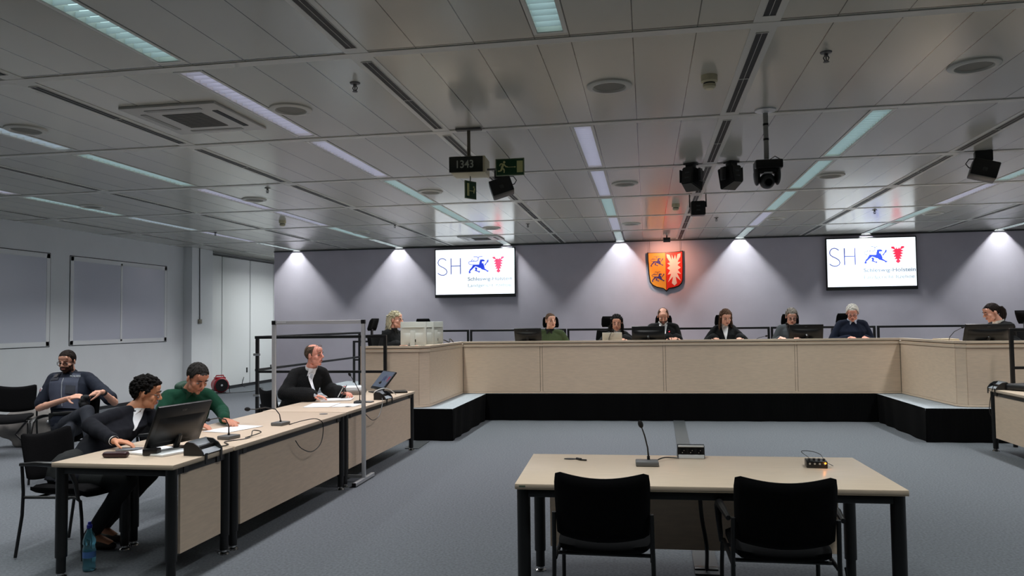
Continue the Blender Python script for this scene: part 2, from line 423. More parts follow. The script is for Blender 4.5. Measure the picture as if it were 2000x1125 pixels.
# ------------------------------------------------------------ platform, judges' bench, guard rails
PZ = .435
BL, BR = V((-3.0, 12.3, 0)), V((3.83, 12.62, 0))         # front corners of the bench recess
t = thing('stage_platform', 'raised platform with pale carpet top and black skirt under the bench', 'platform')
pts = [(-5.5, 10.12), (-2.62, 10.12), (-2.62, 12.3), (3.47, 12.6), (3.5, 10.62), (6.6, 10.7), (6.6, 15.5), (-5.5, 15.5)]
m = M(); m.prism([(x, y, PZ-.03) for x, y in pts], (0, 0, .03)); m.build('deck', carpet2, t, smooth=False)
m = M()
rnd = random.Random(3)
q = pts+[pts[0]]
for (x0, y0), (x1, y1) in zip(q[:-1], q[1:]):
    L = math.hypot(x1-x0, y1-y0); n = max(4, int(L/.05)); a = V((x0, y0, 0)); d = V((x1-x0, y1-y0, 0))/L; nn = V((d.y, -d.x, 0))
    for i in range(n):
        p0 = a+d*L*i/n; p1 = a+d*L*(i+1)/n
        o0 = .012*math.sin(i*.7+2*math.sin(i*.13))-.014; o1 = .012*math.sin((i+1)*.7+2*math.sin((i+1)*.13))-.014
        vs = [m.bm.verts.new(v) for v in (p0+nn*o0+V((0, 0, .003)), p1+nn*o1+V((0, 0, .003)), p1+nn*.004+V((0, 0, PZ+.001)), p0+nn*.005+V((0, 0, PZ+.001)))]
        m.bm.faces.new(vs)
m.build('skirt', drape, t)
# access step at the back left
t = thing('access_ramp', 'small carpeted ramp block beyond the left guard rail', 'ramp')
m = M(); m.box((-5.95, 14.6, .19), (.8, 1.9, .38)); m.build('deck', carpet2, t, smooth=False)

t = thing('judges_bench', 'long maple judges bench with angled wings on the platform', 'bench')
BT = 1.29
P = [V((-3.97, 10.22, 0)), V((-3.12, 10.22, 0)), V((-3.0, 10.34, 0)), BL, BR, V((3.96, 10.86, 0)), V((4.06, 10.76, 0)), V((5.6, 10.82, 0))]
segs = [(0, 1, 1, 1), (1, 2, 0, 1), (2, 3, 1, 1), (3, 4, 1, 4), (4, 5, 1, 1), (5, 6, 0, 1), (6, 7, 1, 1)]
for a, b_, wide, n in segs:
    A, B = P[a], P[b_]; L = (B-A).length; d = (B-A)/L; nn = V((d.y, -d.x, 0)); ang = math.atan2(d.y, d.x)
    ts = [0, .1895, .478, .774, 1] if n == 4 else [0, 1]
    for i in range(len(ts)-1):
        g0 = .022 if (n == 4 and i > 0) else .004; g1 = .022 if (n == 4 and i < 3) else .004
        u0, u1 = ts[i]*L+g0, ts[i+1]*L-g1
        c = A+d*(u0+u1)/2-nn*.012
        m = M(); m.box((c.x, c.y, (PZ+BT)/2), (u1-u0, .022, BT-PZ-.075), rot=(0, 0, ang), bev=.002); m.build('front_panel', wood, t, smooth=False)
    if n == 4:
        for tt in ts[1:-1]:
            c = A+d*tt*L-nn*.014; m = M(); m.box((c.x, c.y, (PZ+BT)/2), (.034, .02, BT-PZ-.07), rot=(0, 0, ang), bev=.001); m.build('panel_post', wood, t, smooth=False)
    c = (A+B)/2-nn*.03; m = M(); m.box((c.x, c.y, (PZ+BT)/2-.003), (L, .02, BT-PZ-.04), rot=(0, 0, ang)); m.build('carcass', mat('carcass_dark', (96, 84, 70), .7), t, smooth=False)
    c = (A+B)/2-nn*.011; m = M(); m.box((c.x, c.y, PZ+.02), (L, .024, .03), rot=(0, 0, ang), bev=.002); m.build('plinth', wood, t, smooth=False)
for c, (dx, dy) in ((P[3], (-.035, .035)), (P[4], (.035, .035))): m = M(); m.box((c.x+dx, c.y+dy, (PZ+BT)/2-.02), (.08, .08, BT-PZ-.06)); m.build('corner_post', mat('carcass_dark', (96, 84, 70), .7), t, smooth=False)
def off(p, x, y): return (p.x+x, p.y+y, BT-.03)
top = [off(P[0], 0, -.01), off(P[1], .01, -.01), off(P[2], .01, 0), off(P[3], .012, -.012), off(P[4], -.012, -.012), off(P[5], -.01, 0), off(P[6], 0, -.012), off(P[7], 0, -.012),
       (5.6, 11.6, BT-.03), (4.9, 11.7, BT-.03), (4.75, 13.35, BT-.03), (-3.9, 12.98, BT-.03), (-3.85, 12.4, BT-.03), (-3.97, 12.3, BT-.03)]
DT = 1.235
m = M(); m.prism([(x, y, DT-.03) for x, y, z_ in top], (0, 0, .03)); m.build('worktop', woodt, t, smooth=False)
inn = [(-3.97, 10.28), (-3.14, 10.28), (-3.06, 10.36), (-3.06, 12.38), (3.9, 12.7), (4.02, 10.88), (4.1, 10.83), (5.6, 10.89)]
m = M(); m.prism(top[:8]+[(x, y, BT-.03) for x, y in inn[::-1]], (0, 0, .03)); m.build('front_ledge', woodt, t, smooth=False)
m = M(); m.box((-3.975, 11.2, (PZ+BT)/2), (.02, 1.9, BT-PZ-.05)); m.build('side_panel', wood, t, smooth=False)

def rail(p0, p1, z0, z1, mid=None, feet=True, label='', group='black guard rails behind the bench', r=.02, ends=(1, 1)):
    p0, p1 = V(p0), V(p1); t = thing('guard_rail', label, 'railing', (p0.x, p0.y, 0), 0, group)
    d = p1-p0
    m = M(); m.box((d.x/2, d.y/2, z1-.02), (d.length, .04, .04), rot=(0, 0, math.atan2(d.y, d.x)), bev=.004); m.build('top_rail', black, t, smooth=False)
    if mid:
        for z in mid: m = M(); m.box((d.x/2, d.y/2, z), (d.length, .03, .035), rot=(0, 0, math.atan2(d.y, d.x)), bev=.004); m.build('mid_rail', black, t, smooth=False)
    for k, zz in zip((0, 1), (z0 if isinstance(z0, tuple) else (z0, z0))):
        if ends[k]: m = M(); m.box((d.x*k, d.y*k, (zz+z1)/2), (.042, .042, z1-zz), bev=.004); m.build('post', black, t, smooth=False)
    return t
xs = [(-5.45, -3.62), (-3.555, -1.62), (-1.555, .385), (.45, 2.30), (2.36, 4.20), (4.27, 6.12)]
wd = ['behind the white monitors', 'behind the man in green', 'behind the curly-haired judge', 'behind the long-haired judge', 'behind the grey jacket and white-haired person', 'left behind the ponytailed woman']
for (a, b_), d_ in zip(xs, wd):
    rail((a, 15.3, 0), (b_, 15.3, 0), PZ, 1.455, (1.0,), label='black guard rail section on platform '+d_)
rail((-5.4, 9.97, 0), (-3.52, 9.97, 0), (0, .93), 1.45, (.95,), label='black guard rail frame in front of the bench left end, tall left post', group='black side guard rails')
rail((-5.44, 10.0, 0), (-5.44, 13.95, 0), (PZ, PZ), 1.45, (.97,), label='black guard rail running back along the platform left edge', group='black side guard rails', ends=(0, 1))
m = M(); m.box((-5.44, 11.98, .94), (.042, .042, 1.0)); m.build('post', black, bpy.data.objects['guard_rail.007'], smooth=False)
rail((-6.05, 15.2, 0), (-5.6, 15.35, 0), (.38, .38), 1.25, (.85,), label='short black handrail at the ramp beyond the left guard rail', group='black side guard rails')
rail((4.42, 10.35, 0), (6.3, 10.4, 0), (.0, .0), 1.455, (.97,), label='black guard rail frame in front of the bench right wing', group='black side guard rails')
for o in bpy.data.objects:
    if o.name == 'guard_rail.006':
        for z in (1.19, .62): m = M(); m.cyl((-.045, -.02, z), (.045, -.02, z), .018); m.build('clamp', chrome, o)

# ------------------------------------------------------------ screens and the coat of arms
scr = mat('screen_white', (240, 248, 255), .4, em=1.0, emc=(244, 250, 255))
blue = mat('emblem_blue', (38, 62, 205), .5, em=1.0, emc=(38, 62, 205))
navy = mat('letter_navy', (52, 66, 150), .5, em=1.0, emc=(52, 66, 150))
red = mat('emblem_red', (255, 52, 86), .5, em=1.0, emc=(255, 52, 86))
tg = mat('letter_grey', (110, 124, 140), .5, em=1.0, emc=(110, 124, 140)); tg2 = mat('letter_pale', (122, 140, 150), .5, em=1.0, emc=(122, 140, 150))
LION = [(345, 515), (620, 512), (640, 470), (650, 400), (672, 330), (684, 290), (680, 250), (712, 272), (760, 268), (800, 262), (865, 280), (905, 310), (898, 350), (860, 356), (770, 352), (765, 440), (855, 452), (830, 475), (870, 540), (890, 620), (908, 660), (885, 680), (960, 735), (1045, 792),
        (1125, 772), (1075, 812), (1130, 860), (1052, 838), (1030, 900), (1010, 838), (950, 838), (1000, 812), (880, 768), (760, 730), (710, 690), (700, 665), (640, 660), (560, 618), (460, 580), (390, 630), (300, 720), (200, 800), (205, 840), (270, 880), (205, 870), (215, 925), (180, 880), (135, 930), (140, 855), (90, 830), (150, 815), (180, 720), (240, 670), (300, 580)]
ARM = [(915, 572), (898, 500), (960, 440), (1015, 360), (1020, 320), (985, 262), (1035, 312), (1080, 240), (1070, 312), (1130, 322), (1070, 345), (1082, 410), (1040, 400), (985, 470)]
LEG = [(420, 655), (460, 625), (510, 635), (545, 680), (530, 730), (510, 765), (600, 815), (690, 785), (650, 825), (715, 878), (640, 850), (640, 915), (595, 850), (500, 815), (405, 785), (455, 750), (450, 700)]
TAIL1 = [(640, 515), (400, 510), (250, 500), (160, 475), (122, 415), (150, 360), (230, 340), (500, 342), (570, 310), (592, 250), (590, 195), (560, 145), (500, 125), (370, 128)]
TAIL2 = [(592, 200), (620, 145), (680, 122), (800, 120)]
SP1 = [(240, 345), (275, 310), (310, 240)]; SP2 = [(350, 345), (375, 315), (400, 270)]
def star(side):                                            # nettle leaf outline of the screen emblem
    L = [(1555, 270), (1540, 250), (1520, 262), (1497, 175), (1475, 255), (1450, 260), (1400, 150), (1285, 150), (1280, 220), (1430, 290), (1310, 362), (1440, 405), (1330, 478), (1455, 520), (1360, 608), (1480, 630), (1395, 722), (1515, 722), (1510, 760), (1450, 828), (1555, 910)]
    return L+[(3110-x, y-8 if 100 < y < 900 else y) for x, y in L[::-1][1:]][:-1]
def emblem(t, ox, oz, s, y, th, mb, lionname):
    f = lambda L: [(ox+(x-600)*s, y, oz-(z-520)*s) for x, z in L]
    m = M()
    for L in (LION, ARM, LEG): m.prism(f(L), (0, -th, 0))
    for L in (TAIL1, TAIL2, SP1, SP2):
        L = f(L)
        for p, q_ in zip(L[:-1], L[1:]): m.cyl((p[0], y-th/2, p[2]), (q_[0], y-th/2, q_[2]), 11*s, n=6)
    return m.build(lionname, mb, t, smooth=False)
def television(x0, x1, z0, z1, lb):
    cx, cz = (x0+x1)/2, (z0+z1)/2; W, H = x1-x0, z1-z0; y = WY-.12
    t = thing('wall_screen', lb, 'screen', (cx, WY, cz), 0, 'large wall screens showing the court logo')
    yl = -.12
    m = M(); m.box((0, yl+.03, 0), (W, .06, H), bev=.008); m.build('casing', blackp, t)
    m = M(); m.box((0, yl+.09, 0), (W*.5, .06, H*.5)); m.build('wall_mount', black, t)
    m = M(); m.box((0, yl-.0015, .025), (W-.05, .003, H-.1)); m.build('display', scr, t, smooth=False)
    w2, h2 = W-.05, H-.1; X = lambda u: -w2/2+u*w2; Z = lambda v: .025+h2/2-v*h2
    UX = lambda x: -w2/2+(x-95)/1522*w2; UZ = lambda z: .025+h2/2-(z-160)/815*h2
    SS = [(300, 352), (265, 326), (225, 315), (182, 325), (152, 355), (141, 395), (155, 432), (198, 462), (255, 488), (300, 520), (318, 562), (302, 598), (262, 619), (220, 622), (175, 610), (136, 582)]
    m = M(); m.tube([(UX(x), yl-.004, UZ(z)) for x, z in SS], .0095, 6)
    for v in m.bm.verts: v.co.y = yl-.0045+(v.co.y-yl+.004)*.15
    m.build('lettering', navy, t, smooth=False)
    m = M()
    for x in (398, 580): m.box((UX(x), yl-.0045, UZ(462)), (.019, .002, 290/815*h2))
    m.box((UX(489), yl-.0045, UZ(457)), (182/1522*w2, .002, .017)); m.build('lettering', navy, t, smooth=False)
    s = w2*.2755/1045
    emblem(t, X(.412)+520*s, Z(.355), s, yl-.0035, .003, blue, 'lion_emblem')
    m = M(); m.prism([(X(.412)+(x-80)*s, yl-.0035, Z(.355)-(z-520)*s) for x, z in star(0)], (0, -.003, 0)); m.build('nettle_leaf_emblem', red, t, smooth=False)
    text('lettering', 'Schleswig-Holstein', .112*h2, tg, t, XZ(X(.41), yl-.005, Z(.70)), bold=.0015, sx=1.19)
    text('lettering', 'Landgericht Itzehoe', .108*h2, tg2, t, XZ(X(.41), yl-.005, Z(.84)), bold=0, sx=1.14)
television(-4.885, -2.962, 2.185, 3.335, 'large wall screen with court logo left of the coat of arms')
television(3.822, 5.648, 2.196, 3.325, 'large wall screen with court logo right of the coat of arms')
t = thing('coat_of_arms', 'gold and red shield with blue lions hanging on the lilac wall', 'coat of arms', (.43, WY-.075, 2.7))
k = .0054
def sh(L): return [((x-478)*.00138, z) for x, z in L]
out = [(195, 352), (238, 358), (350, 358), (478, 355), (600, 352), (700, 345), (755, 338), (755, 600), (748, 800), (728, 860), (680, 905), (600, 930), (530, 940), (488, 985), (445, 940), (340, 915), (270, 880), (230, 830), (212, 700), (203, 500)]
sc_ = .00141; fx = lambda x, z, y=0: ((x-475)*sc_, y, (655-z)*sc_)
m = M(); m.prism([fx(*p) for p in out], (0, .05, 0)); m.build('shield', blackp, t, smooth=False)
gold = mat('shield_gold', (228, 160, 50), .45); sred = mat('shield_red', (215, 38, 20), .45); swh = mat('shield_silver', (225, 215, 205), .5); sblue = mat('shield_blue', (42, 44, 130), .5)
m = M(); m.prism([fx(*p, -.003) for p in [(215, 365), (478, 368), (484, 960), (445, 925), (340, 900), (280, 868), (245, 822), (228, 700), (218, 500)]], (0, .004, 0)); m.build('gold_field', gold, t, smooth=False)
m = M(); m.prism([fx(*p, -.003) for p in [(482, 368), (700, 358), (740, 352), (741, 600), (734, 800), (715, 850), (670, 890), (595, 913), (520, 925), (488, 960)]], (0, .004, 0)); m.build('red_field', sred, t, smooth=False)
for (cx_, cz_) in ((345, 500), (358, 745)):
    p = fx(cx_, cz_); emblem(t, p[0]+.0, p[2], .000285, -.006, .004, sblue, 'lion_emblem')
lf = [(498, 388), (545, 398), (575, 480), (580, 395), (606, 470), (632, 398), (645, 475), (668, 392), (718, 376), (712, 430), (668, 515), (715, 515), (665, 565), (715, 605), (668, 640), (716, 705), (655, 690), (712, 815), (632, 745), (650, 850), (612, 888), (572, 850), (592, 745), (512, 835), (565, 700), (510, 715), (548, 645), (503, 610), (550, 572), (505, 532), (550, 520), (502, 440)]
m = M(); m.prism([fx(*p, -.007) for p in lf], (0, .005, 0)); m.build('nettle_leaf_emblem', swh, t, smooth=False)
for x in (238, 710):
    p = fx(x, 360); m = M(); m.cyl((p[0], .01, p[2]-.02), (p[0], .01, CZ-2.7), .004, n=6); m.build('hanging_wire', grey, t)
m = M(); m.box((0, .06, .1), (.08, .03, .05)); m.build('bracket', blackp, t)
# warm floodlight above it
t = thing('floodlight', 'small black ceiling floodlight giving an orange glow above the shield', 'spotlight', (.455, 16.6, CZ))
m = M(); m.cyl((0, 0, 0), (0, 0, -.06), .012); m.build('stem', blackp, t)
m = M(); m.box((0, .02, -.09), (.15, .1, .07), rot=(R(35), 0, 0), bev=.01); m.build('housing', blackp, t)
sl = bpy.data.lights.new('lamp', 'SPOT'); sl.energy = 52; sl.color = (1, .46, .3); sl.spot_size = R(140); sl.spot_blend = 1; sl.shadow_soft_size = .05
lo = bpy.data.objects.new('lamp', sl); COL.objects.link(lo); lo.parent = t; lo.location = (0, .08, -.14)
lo.rotation_euler = V((0, .6, -.55)).to_track_quat('-Z', 'Y').to_euler()

# ------------------------------------------------------------ hanging things
t = thing('clock_sign', 'hanging digital clock reading 1343 on a ceiling pole', 'clock', (-1.6, 6.86, CZ))
polem = mat('pole_bronze', (104, 98, 84), .4, metal=.3)
m = M(); m.box((0, 0, -.012), (.24, .07, .02), bev=.004); m.build('mounting_plate', grey, t)
m = M(); m.cyl((0, 0, -.02), (0, 0, -.26), .016); m.build('pole', polem, t)
YC = 0.0
m = M(); m.box((-.01, .1, -.345), (.325, .28, .155), rot=(0, 0, R(3)), bev=.006); m.build('housing', cream, t)
m = M(); m.box((-.018, -.045, -.345), (.315, .012, .145), rot=(0, 0, R(3)), bev=.002); m.build('front_plate', mat('clock_face', (32, 36, 30), .3), t)
t_ = text('digits', '1343', .1, mat('digits_grey', (176, 182, 170), .5), t, XZ(-.12, -.054, -.378) @ Matrix.Rotation(R(0), 4, 'Y'), thick=.002, sx=.9, bold=.001)
m = M(); m.cyl((.15, .1, -.375), (.235, .1, -.375), .01); m.build('side_arm', grey, t)
t = thing('exit_sign', 'green exit sign with running man and arrow, right of the clock', 'exit sign', (-1.22, 6.9, 3.04), 0, 'green exit signs')
gfr = mat('sign_frame', (120, 134, 108), .5); ggr = mat('sign_green', (12, 62, 32), .45); gli = mat('sign_pale', (196, 198, 138), .5)
m = M(); m.box((0, 0, 0), (.27, .012, .16), bev=.002); m.build('frame', gfr, t)
m = M(); m.box((0, -.007, 0), (.25, .003, .142)); m.build('panel', ggr, t, smooth=False)
m = M(); m.box((.094, -.01, 0), (.056, .003, .108)); m.box((.01, -.01, -.002), (.07, .003, .005)); m.prism([(.045, -.009, .006), (.045, -.009, -.01), (.058, -.009, -.002)], (0, -.003, 0)); m.build('door_and_arrow', gli, t, smooth=False)
m = M(); m.cyl((-.052, -.009, .046), (-.052, -.012, .046), .011, n=14)
for a, b_, r in [((-.06, .03), (-.074, -.008), .011), ((-.058, .03), (-.034, .002), .006), ((-.034, .002), (-.02, .002), .005), ((-.066, .032), (-.088, .03), .005), ((-.088, .03), (-.096, .012), .005), ((-.074, -.008), (-.084, -.034), .008), ((-.084, -.034), (-.112, -.036), .006), ((-.072, -.008), (-.052, -.026), .008), ((-.052, -.026), (-.054, -.054), .006)]:
    m.cyl((a[0], -.0105, a[1]), (b_[0], -.0105, b_[1]), r, n=8)
m.build('running_man', gli, t)
t = thing('exit_sign', 'small green exit sign seen edge on, hanging below the clock', 'exit sign', (-1.62, 7.0, 2.86), R(58), 'green exit signs')
m = M(); m.cyl((0, 0, .07), (0, 0, .2), .005); m.build('hanging_rod', grey, t)
m = M(); m.box((0, 0, 0), (.15, .01, .17), bev=.002); m.build('frame', gfr, t)
m = M(); m.box((0, -.006, 0), (.135, .003, .155)); m.build('panel', ggr, t, smooth=False)
m = M(); m.box((-.04, -.009, 0), (.028, .003, .12)); m.box((.005, -.009, -.01), (.05, .003, .006)); m.cyl((.035, -.008, .03), (.035, -.011, .03), .009); m.box((.04, -.009, -.005), (.012, .003, .05), rot=(0, R(12), 0)); m.build('pictogram', gli, t, smooth=False)

def hung_box(loc, rz, tilt, lb, sz=(.21, .22, .25), yoke=False, name='hanging_loudspeaker', lens=False):
    t = thing(name, lb, 'loudspeaker', loc, rz, 'black units hanging below the ceiling')
    top = CZ-loc[2]
    m = M()
    if yoke:
        m.tube([(-.115, 0, .02), (-.115, 0, .235), (.115, 0, .235), (.115, 0, .02)], .011, 6)
    else:
        m.box((0, 0, top*.5+.03), (.09, .1, top-.06), bev=.006); m.box((0, 0, top-.01), (.13, .13, .02), bev=.004)
        for sx in (-1, 1): m.box((sx*(sz[0]/2+.012), 0, .03), (.016, .09, .15), bev=.005)
    m.build('bracket', blackp, t)
    m = M(); m.T = Matrix.Rotation(tilt, 4, 'X')
    a, b_, c = sz
    fr = [(-a/2, -b_/2, -c/2), (a/2, -b_/2, -c/2), (a/2, -b_/2, c/2), (-a/2, -b_/2, c/2)]
    r = bmesh.ops.create_cube(m.bm, size=1)
    for v in r['verts']:
        kx = 1 if v.co.y > 0 or yoke else .62
        v.co = m.T @ V((v.co.x*a*kx, v.co.y*b_, v.co.z*c*(1 if v.co.y > 0 or yoke else .8)))
    bmesh.ops.bevel(m.bm, geom=list(m.bm.edges), offset=.01, segments=2, affect='EDGES')
    m.build('cabinet', blackp, t)
    m = M(); m.T = Matrix.Rotation(tilt, 4, 'X'); m.box((0, b_/2+.001, 0), (a-.03, .004, c-.03)); m.build('grille', mat('speaker_grille', (18, 18, 20), .8), t, smooth=False)
    m = M(); m.T = Matrix.Rotation(tilt, 4, 'X')
    for zz in (.03, -.03): m.box((0, -b_/2-.002, zz), (.05, .006, .016), bev=.002)
    m.build('connector_panel', mat('conn', (60, 62, 64), .4), t)
    return t
hung_box((.535, 8.98, 3.24), R(-28), R(-12), 'black loudspeaker hanging left of the slot line, left one of the near pair')
hung_box((.99, 8.98, 3.24), R(30), R(-12), 'black loudspeaker hanging right of the slot line, beside the pole camera')
hung_box((.755, 11.2, 3.2), 0, 0, 'small black yoke-mounted loudspeaker farther back over the slot line', (.2, .18, .2), True)
def stage_box(loc, rz, lb, roll):
    t = thing('hanging_loudspeaker', lb, 'loudspeaker', loc, rz, 'black units hanging below the ceiling')
    m = M(); m.box((0, 0, CZ-loc[2]-.06), (.17, .13, .12), bev=.008); m.build('bracket', blackp, t)
    m = M(); m.box((0, 0, 0), (.26, .2, .19), rot=(R(-8), R(roll), 0), bev=.012); m.build('cabinet', blackp, t)
    m = M(); m.box((0, -.101, 0), (.04, .01, .04), rot=(R(-8), R(roll), 0), bev=.006); m.build('rear_knob', dgrey, t)
    sx = 1 if roll < 0 else -1
    m = M(); m.tube([(sx*.07, -.03, .13), (sx*.14, -.04, .13), (sx*.175, -.05, .08), (sx*.15, -.06, .035), (sx*.1, -.06, .02)], .006, 6); m.build('cable', blackp, t)
    return t
stage_box((-1.66, 8.8, 3.19), R(12), 'black tilted loudspeaker hanging right below the clock sign', -18)
stage_box((3.66, 9.05, 3.2), R(-14), 'black tilted loudspeaker hanging near the right picture edge', 18)
t = thing('pole_camera', 'black camera head on a long white ceiling pole', 'camera', (1.043, 6.8, CZ))
m = M(); m.lathe([(.09, 0), (.088, -.012), (.03, -.018), (.024, -.03)], n=24); m.build('ceiling_flange', alul, t)
m = M(); m.cyl((0, 0, -.02), (0, 0, -.43), .021, n=16); m.build('pole', mat('pole_white', (150, 150, 148), .4), t)
m = M()
for z in (-.13, -.26): m.cyl((0, 0, z-.009), (0, 0, z+.009), .024, n=16)
m.build('clip', blackp, t)
m = M(); m.box((.01, 0, -.485), (.225, .17, .075), bev=.01); m.tube([(.02, -.05, -.445), (.06, -.06, -.42), (.1, -.05, -.445)], .004, 6); m.build('base_box', blackp, t)
m = M()
for sx in (-1, 1): m.sph((sx*.085, 0, -.57), (.028, .07, .09), 12, 10)
m.box((0, 0, -.535), (.17, .12, .04), bev=.015); m.build('yoke', blackp, t)
m = M(); m.sph((0, .0, -.62), (.066, .08, .07), 18, 14); m.cyl((0, -.04, -.63), (0, -.085, -.645), .04, n=20); m.build('head', dgrey, t)
m = M(); m.cyl((0, -.084, -.645), (0, -.088, -.646), .03, n=20); m.build('lens', mat('lens_dark', (8, 8, 12), .1), t)
m = M(); m.box((0, -.05, -.56), (.07, .05, .012), bev=.004); m.build('light_strip', alul, t)

# ------------------------------------------------------------ desks
def desk(x0, x1, y0, y1, lb, front='x+', legs=True, rz=0, grommet=None, panel=(.03, .03), zt=.74):
    """maple desk; front = side the modesty panel hangs on"""
    cx, cy = (x0+x1)/2, (y0+y1)/2; W, L = x1-x0, y1-y0
    t = thing('conference_desk', lb, 'table', (cx, cy, 0), rz, 'maple conference desks with black legs')
    m = M(); m.box((0, 0, zt-.013), (W, L, .025), bev=.003); m.build('tabletop', woodt, t)
    m = M(); m.box((0, 0, zt-.028), (W-.002, L-.002, .004)); m.build('edge_band', woode, t, smooth=False)
    m = M()
    ix, iy = W/2-.042, L/2-.045
    for sy in (-1, 1): m.box((0, sy*(iy), zt-.053), (2*ix, .045, .045), bev=.004)
    for sx in (-1, 1): m.box((sx*(ix), 0, zt-.053), (.045, 2*iy, .045), bev=.004)
    m.build('frame', black, t)
    for sx in (-1, 1):
        for sy in (-1, 1):
            m = M(); x, y = sx*ix, sy*iy
            m.T = Matrix.Translation((x, y, 0)) @ Matrix.Diagonal((1.0, 1.0, 1, 1))
            m.lathe([(.036, .13), (.036, zt-.03)], n=20); m.lathe([(.029, .03), (.029, .135)], n=20)
            l = m.build('leg', black, t)
            m = M(); m.T = Matrix.Translation((x, y, 0)); m.lathe([(.038, 0), (.036, .008), (.022, .016), (.02, .032)], n=20); m.build('foot', chrome, l)
    pz0, pz1 = .16, zt-.055
    m = M()
    if front == 'x+': m.box((W/2-.035, 0, (pz0+pz1)/2), (.018, L-panel[0]-panel[1]-.17, pz1-pz0), bev=.002)
    elif front == 'x-': m.box((-W/2+.035, 0, (pz0+pz1)/2), (.018, L-.2, pz1-pz0), bev=.002)
    else: m.box((0, L/2-.05, (pz0+pz1)/2), (W-.22, .018, pz1-pz0), bev=.002)
    m.build('modesty_panel', wood, t, smooth=False)
    for s_ in (-1, 1):
        m = M()
        if front[0] == 'x': m.box(((1 if front == 'x+' else -1)*(W/2-.03), s_*(L/2-.16), pz1+.0), (.03, .05, .04))
        else: m.box((s_*(W/2-.17), L/2-.055, pz1), (.05, .04, .04))
        m.build('panel_clamp', black, t, smooth=False)
    if grommet:
        m = M(); m.lathe([(.04, zt), (.04, zt+.0025), (.036, zt+.004), (.002, zt+.004)], c=(grommet[0]-cx, grommet[1]-cy, 0), n=24); m.build('cable_cap', grey, t)
    return t
dk = desk(-.735, 1.265, -.465+4.585, .465+4.585, 'maple desk in the foreground behind the two empty chairs', 'y+', rz=R(2.2))
m = M(); m.box((.0-.96, -.4655, .727), (.035, .002, .008)); m.build('maker_plate', mat('plate_green', (96, 110, 92), .5), dk, smooth=False)
desk(-3.79, -2.925, 4.36, 5.06, 'nearest and shortest maple desk of the left row, under the large monitor')
desk(-3.80, -2.92, 5.08, 7.13, 'middle maple desk of the left row, carrying the table microphones', grommet=(-3.09, 6.98))
desk(-3.82, -2.93, 7.16, 9.42, 'farthest maple desk of the left row, in front of the robed lawyer', grommet=(-3.1, 7.62))
desk(4.03, 4.9, 7.9, 10.08, 'maple desk cut by the right picture edge', 'x-')

# ------------------------------------------------------------ visitor chairs
def vchair(arms, lb, loc, rz, group='black visitor chairs'):
    """faces local +Y"""
    t = thing('visitor_chair', lb, 'chair', loc, rz, group)
    def seat(u, v):
        x = (u-.5)*.47; y = -.22+v*.46; rr = .06
        k = 1
        e = max(abs(u-.5)*2, abs(v-.5)*2)
        z = .482-.02*(1-(2*u-1)**2)+.02*(1-v)*0-.03*max(0, v-.8)/.2
        x *= 1-.08*(abs(v-.5)*2)**4; y = y if True else y
        return (x, y, z), (0, 0, 1-.7*e**8)
    m = M(); m.grid(seat, 16, 16, .075); m.build('seat', fabric, t, ang=60)
    def back(u, v):
        a = 2*u-1; wv = .236-.008*(1-v)**2-.006*max(0, v-.85)/.15
        x = a*wv; zt = .866-.03*(1-a*a)**1.2-.012*max(0, (abs(a)-.88)/.12)**2; zb = .545-.03*(1-a*a)+.01*max(0, (abs(a)-.88)/.12)**2
        z = zb+(zt-zb)*v
        y = -.235-.05*v-.03*(1-a*a)
        e = max(abs(a), abs(2*v-1))
        return (x, y, z), (0, 1*(1-.75*e**10), 0)
    m = M(); m.grid(back, 18, 14, .04); m.build('backrest', fabric, t, ang=60)
    for sx in (-1, 1):
        m = M(); m.tube([(sx*.25, -.3, .01), (sx*.245, -.255, .3), (sx*.243, -.25, .46), (sx*.24, -.268, .66)], .011, 10); m.build('rear_leg', black, t)
        m = M(); m.tube([(sx*.25, .23, .01), (sx*.247, .215, .3), (sx*.243, .2, .41), (sx*.24, .16, .435), (sx*.24, -.24, .425)], .011, 10); m.build('front_leg', black, t)
        if arms:
            m = M(); m.tube([(sx*.262, -.26, .655), (sx*.272, -.12, .665), (sx*.272, .06, .66), (sx*.268, .14, .62), (sx*.262, .175, .54), (sx*.25, .19, .42)], [.012, .018, .02, .02, .016, .012], 10); m.build('armrest', blackp, t)
    m = M(); m.tube([(-.235, .1, .425), (.235, .1, .425)], .01, 8); m.tube([(-.235, -.15, .425), (.235, -.15, .425)], .01, 8); m.build('crossbar', black, t)
    return t
vc = vchair(False, 'left empty black visitor chair without arms at the foreground desk', (-.235, 4.1, 0), R(0))
va = vchair(True, 'right empty black visitor chair with arms at the foreground desk', (.625, 4.1, 0), R(1))
dup(va, (-4.06, 4.95, 0), R(-90), 'black armchair under the leaning lawyer at the near left desk')
dup(va, (-4.15, 6.3, 0), R(-90), 'black armchair under the man in the green hoodie')
dup(va, (-6.05, 7.15, 0), R(-162), 'black armchair the police officer sits on')
dup(vc, (-7.95, 8.45, 0), R(-150), 'empty black chair left of the officer, cut by the picture edge')
dup(vc, (-4.22, 8.58, 0), R(-40), 'black chair behind the robed lawyer at the far left desk')

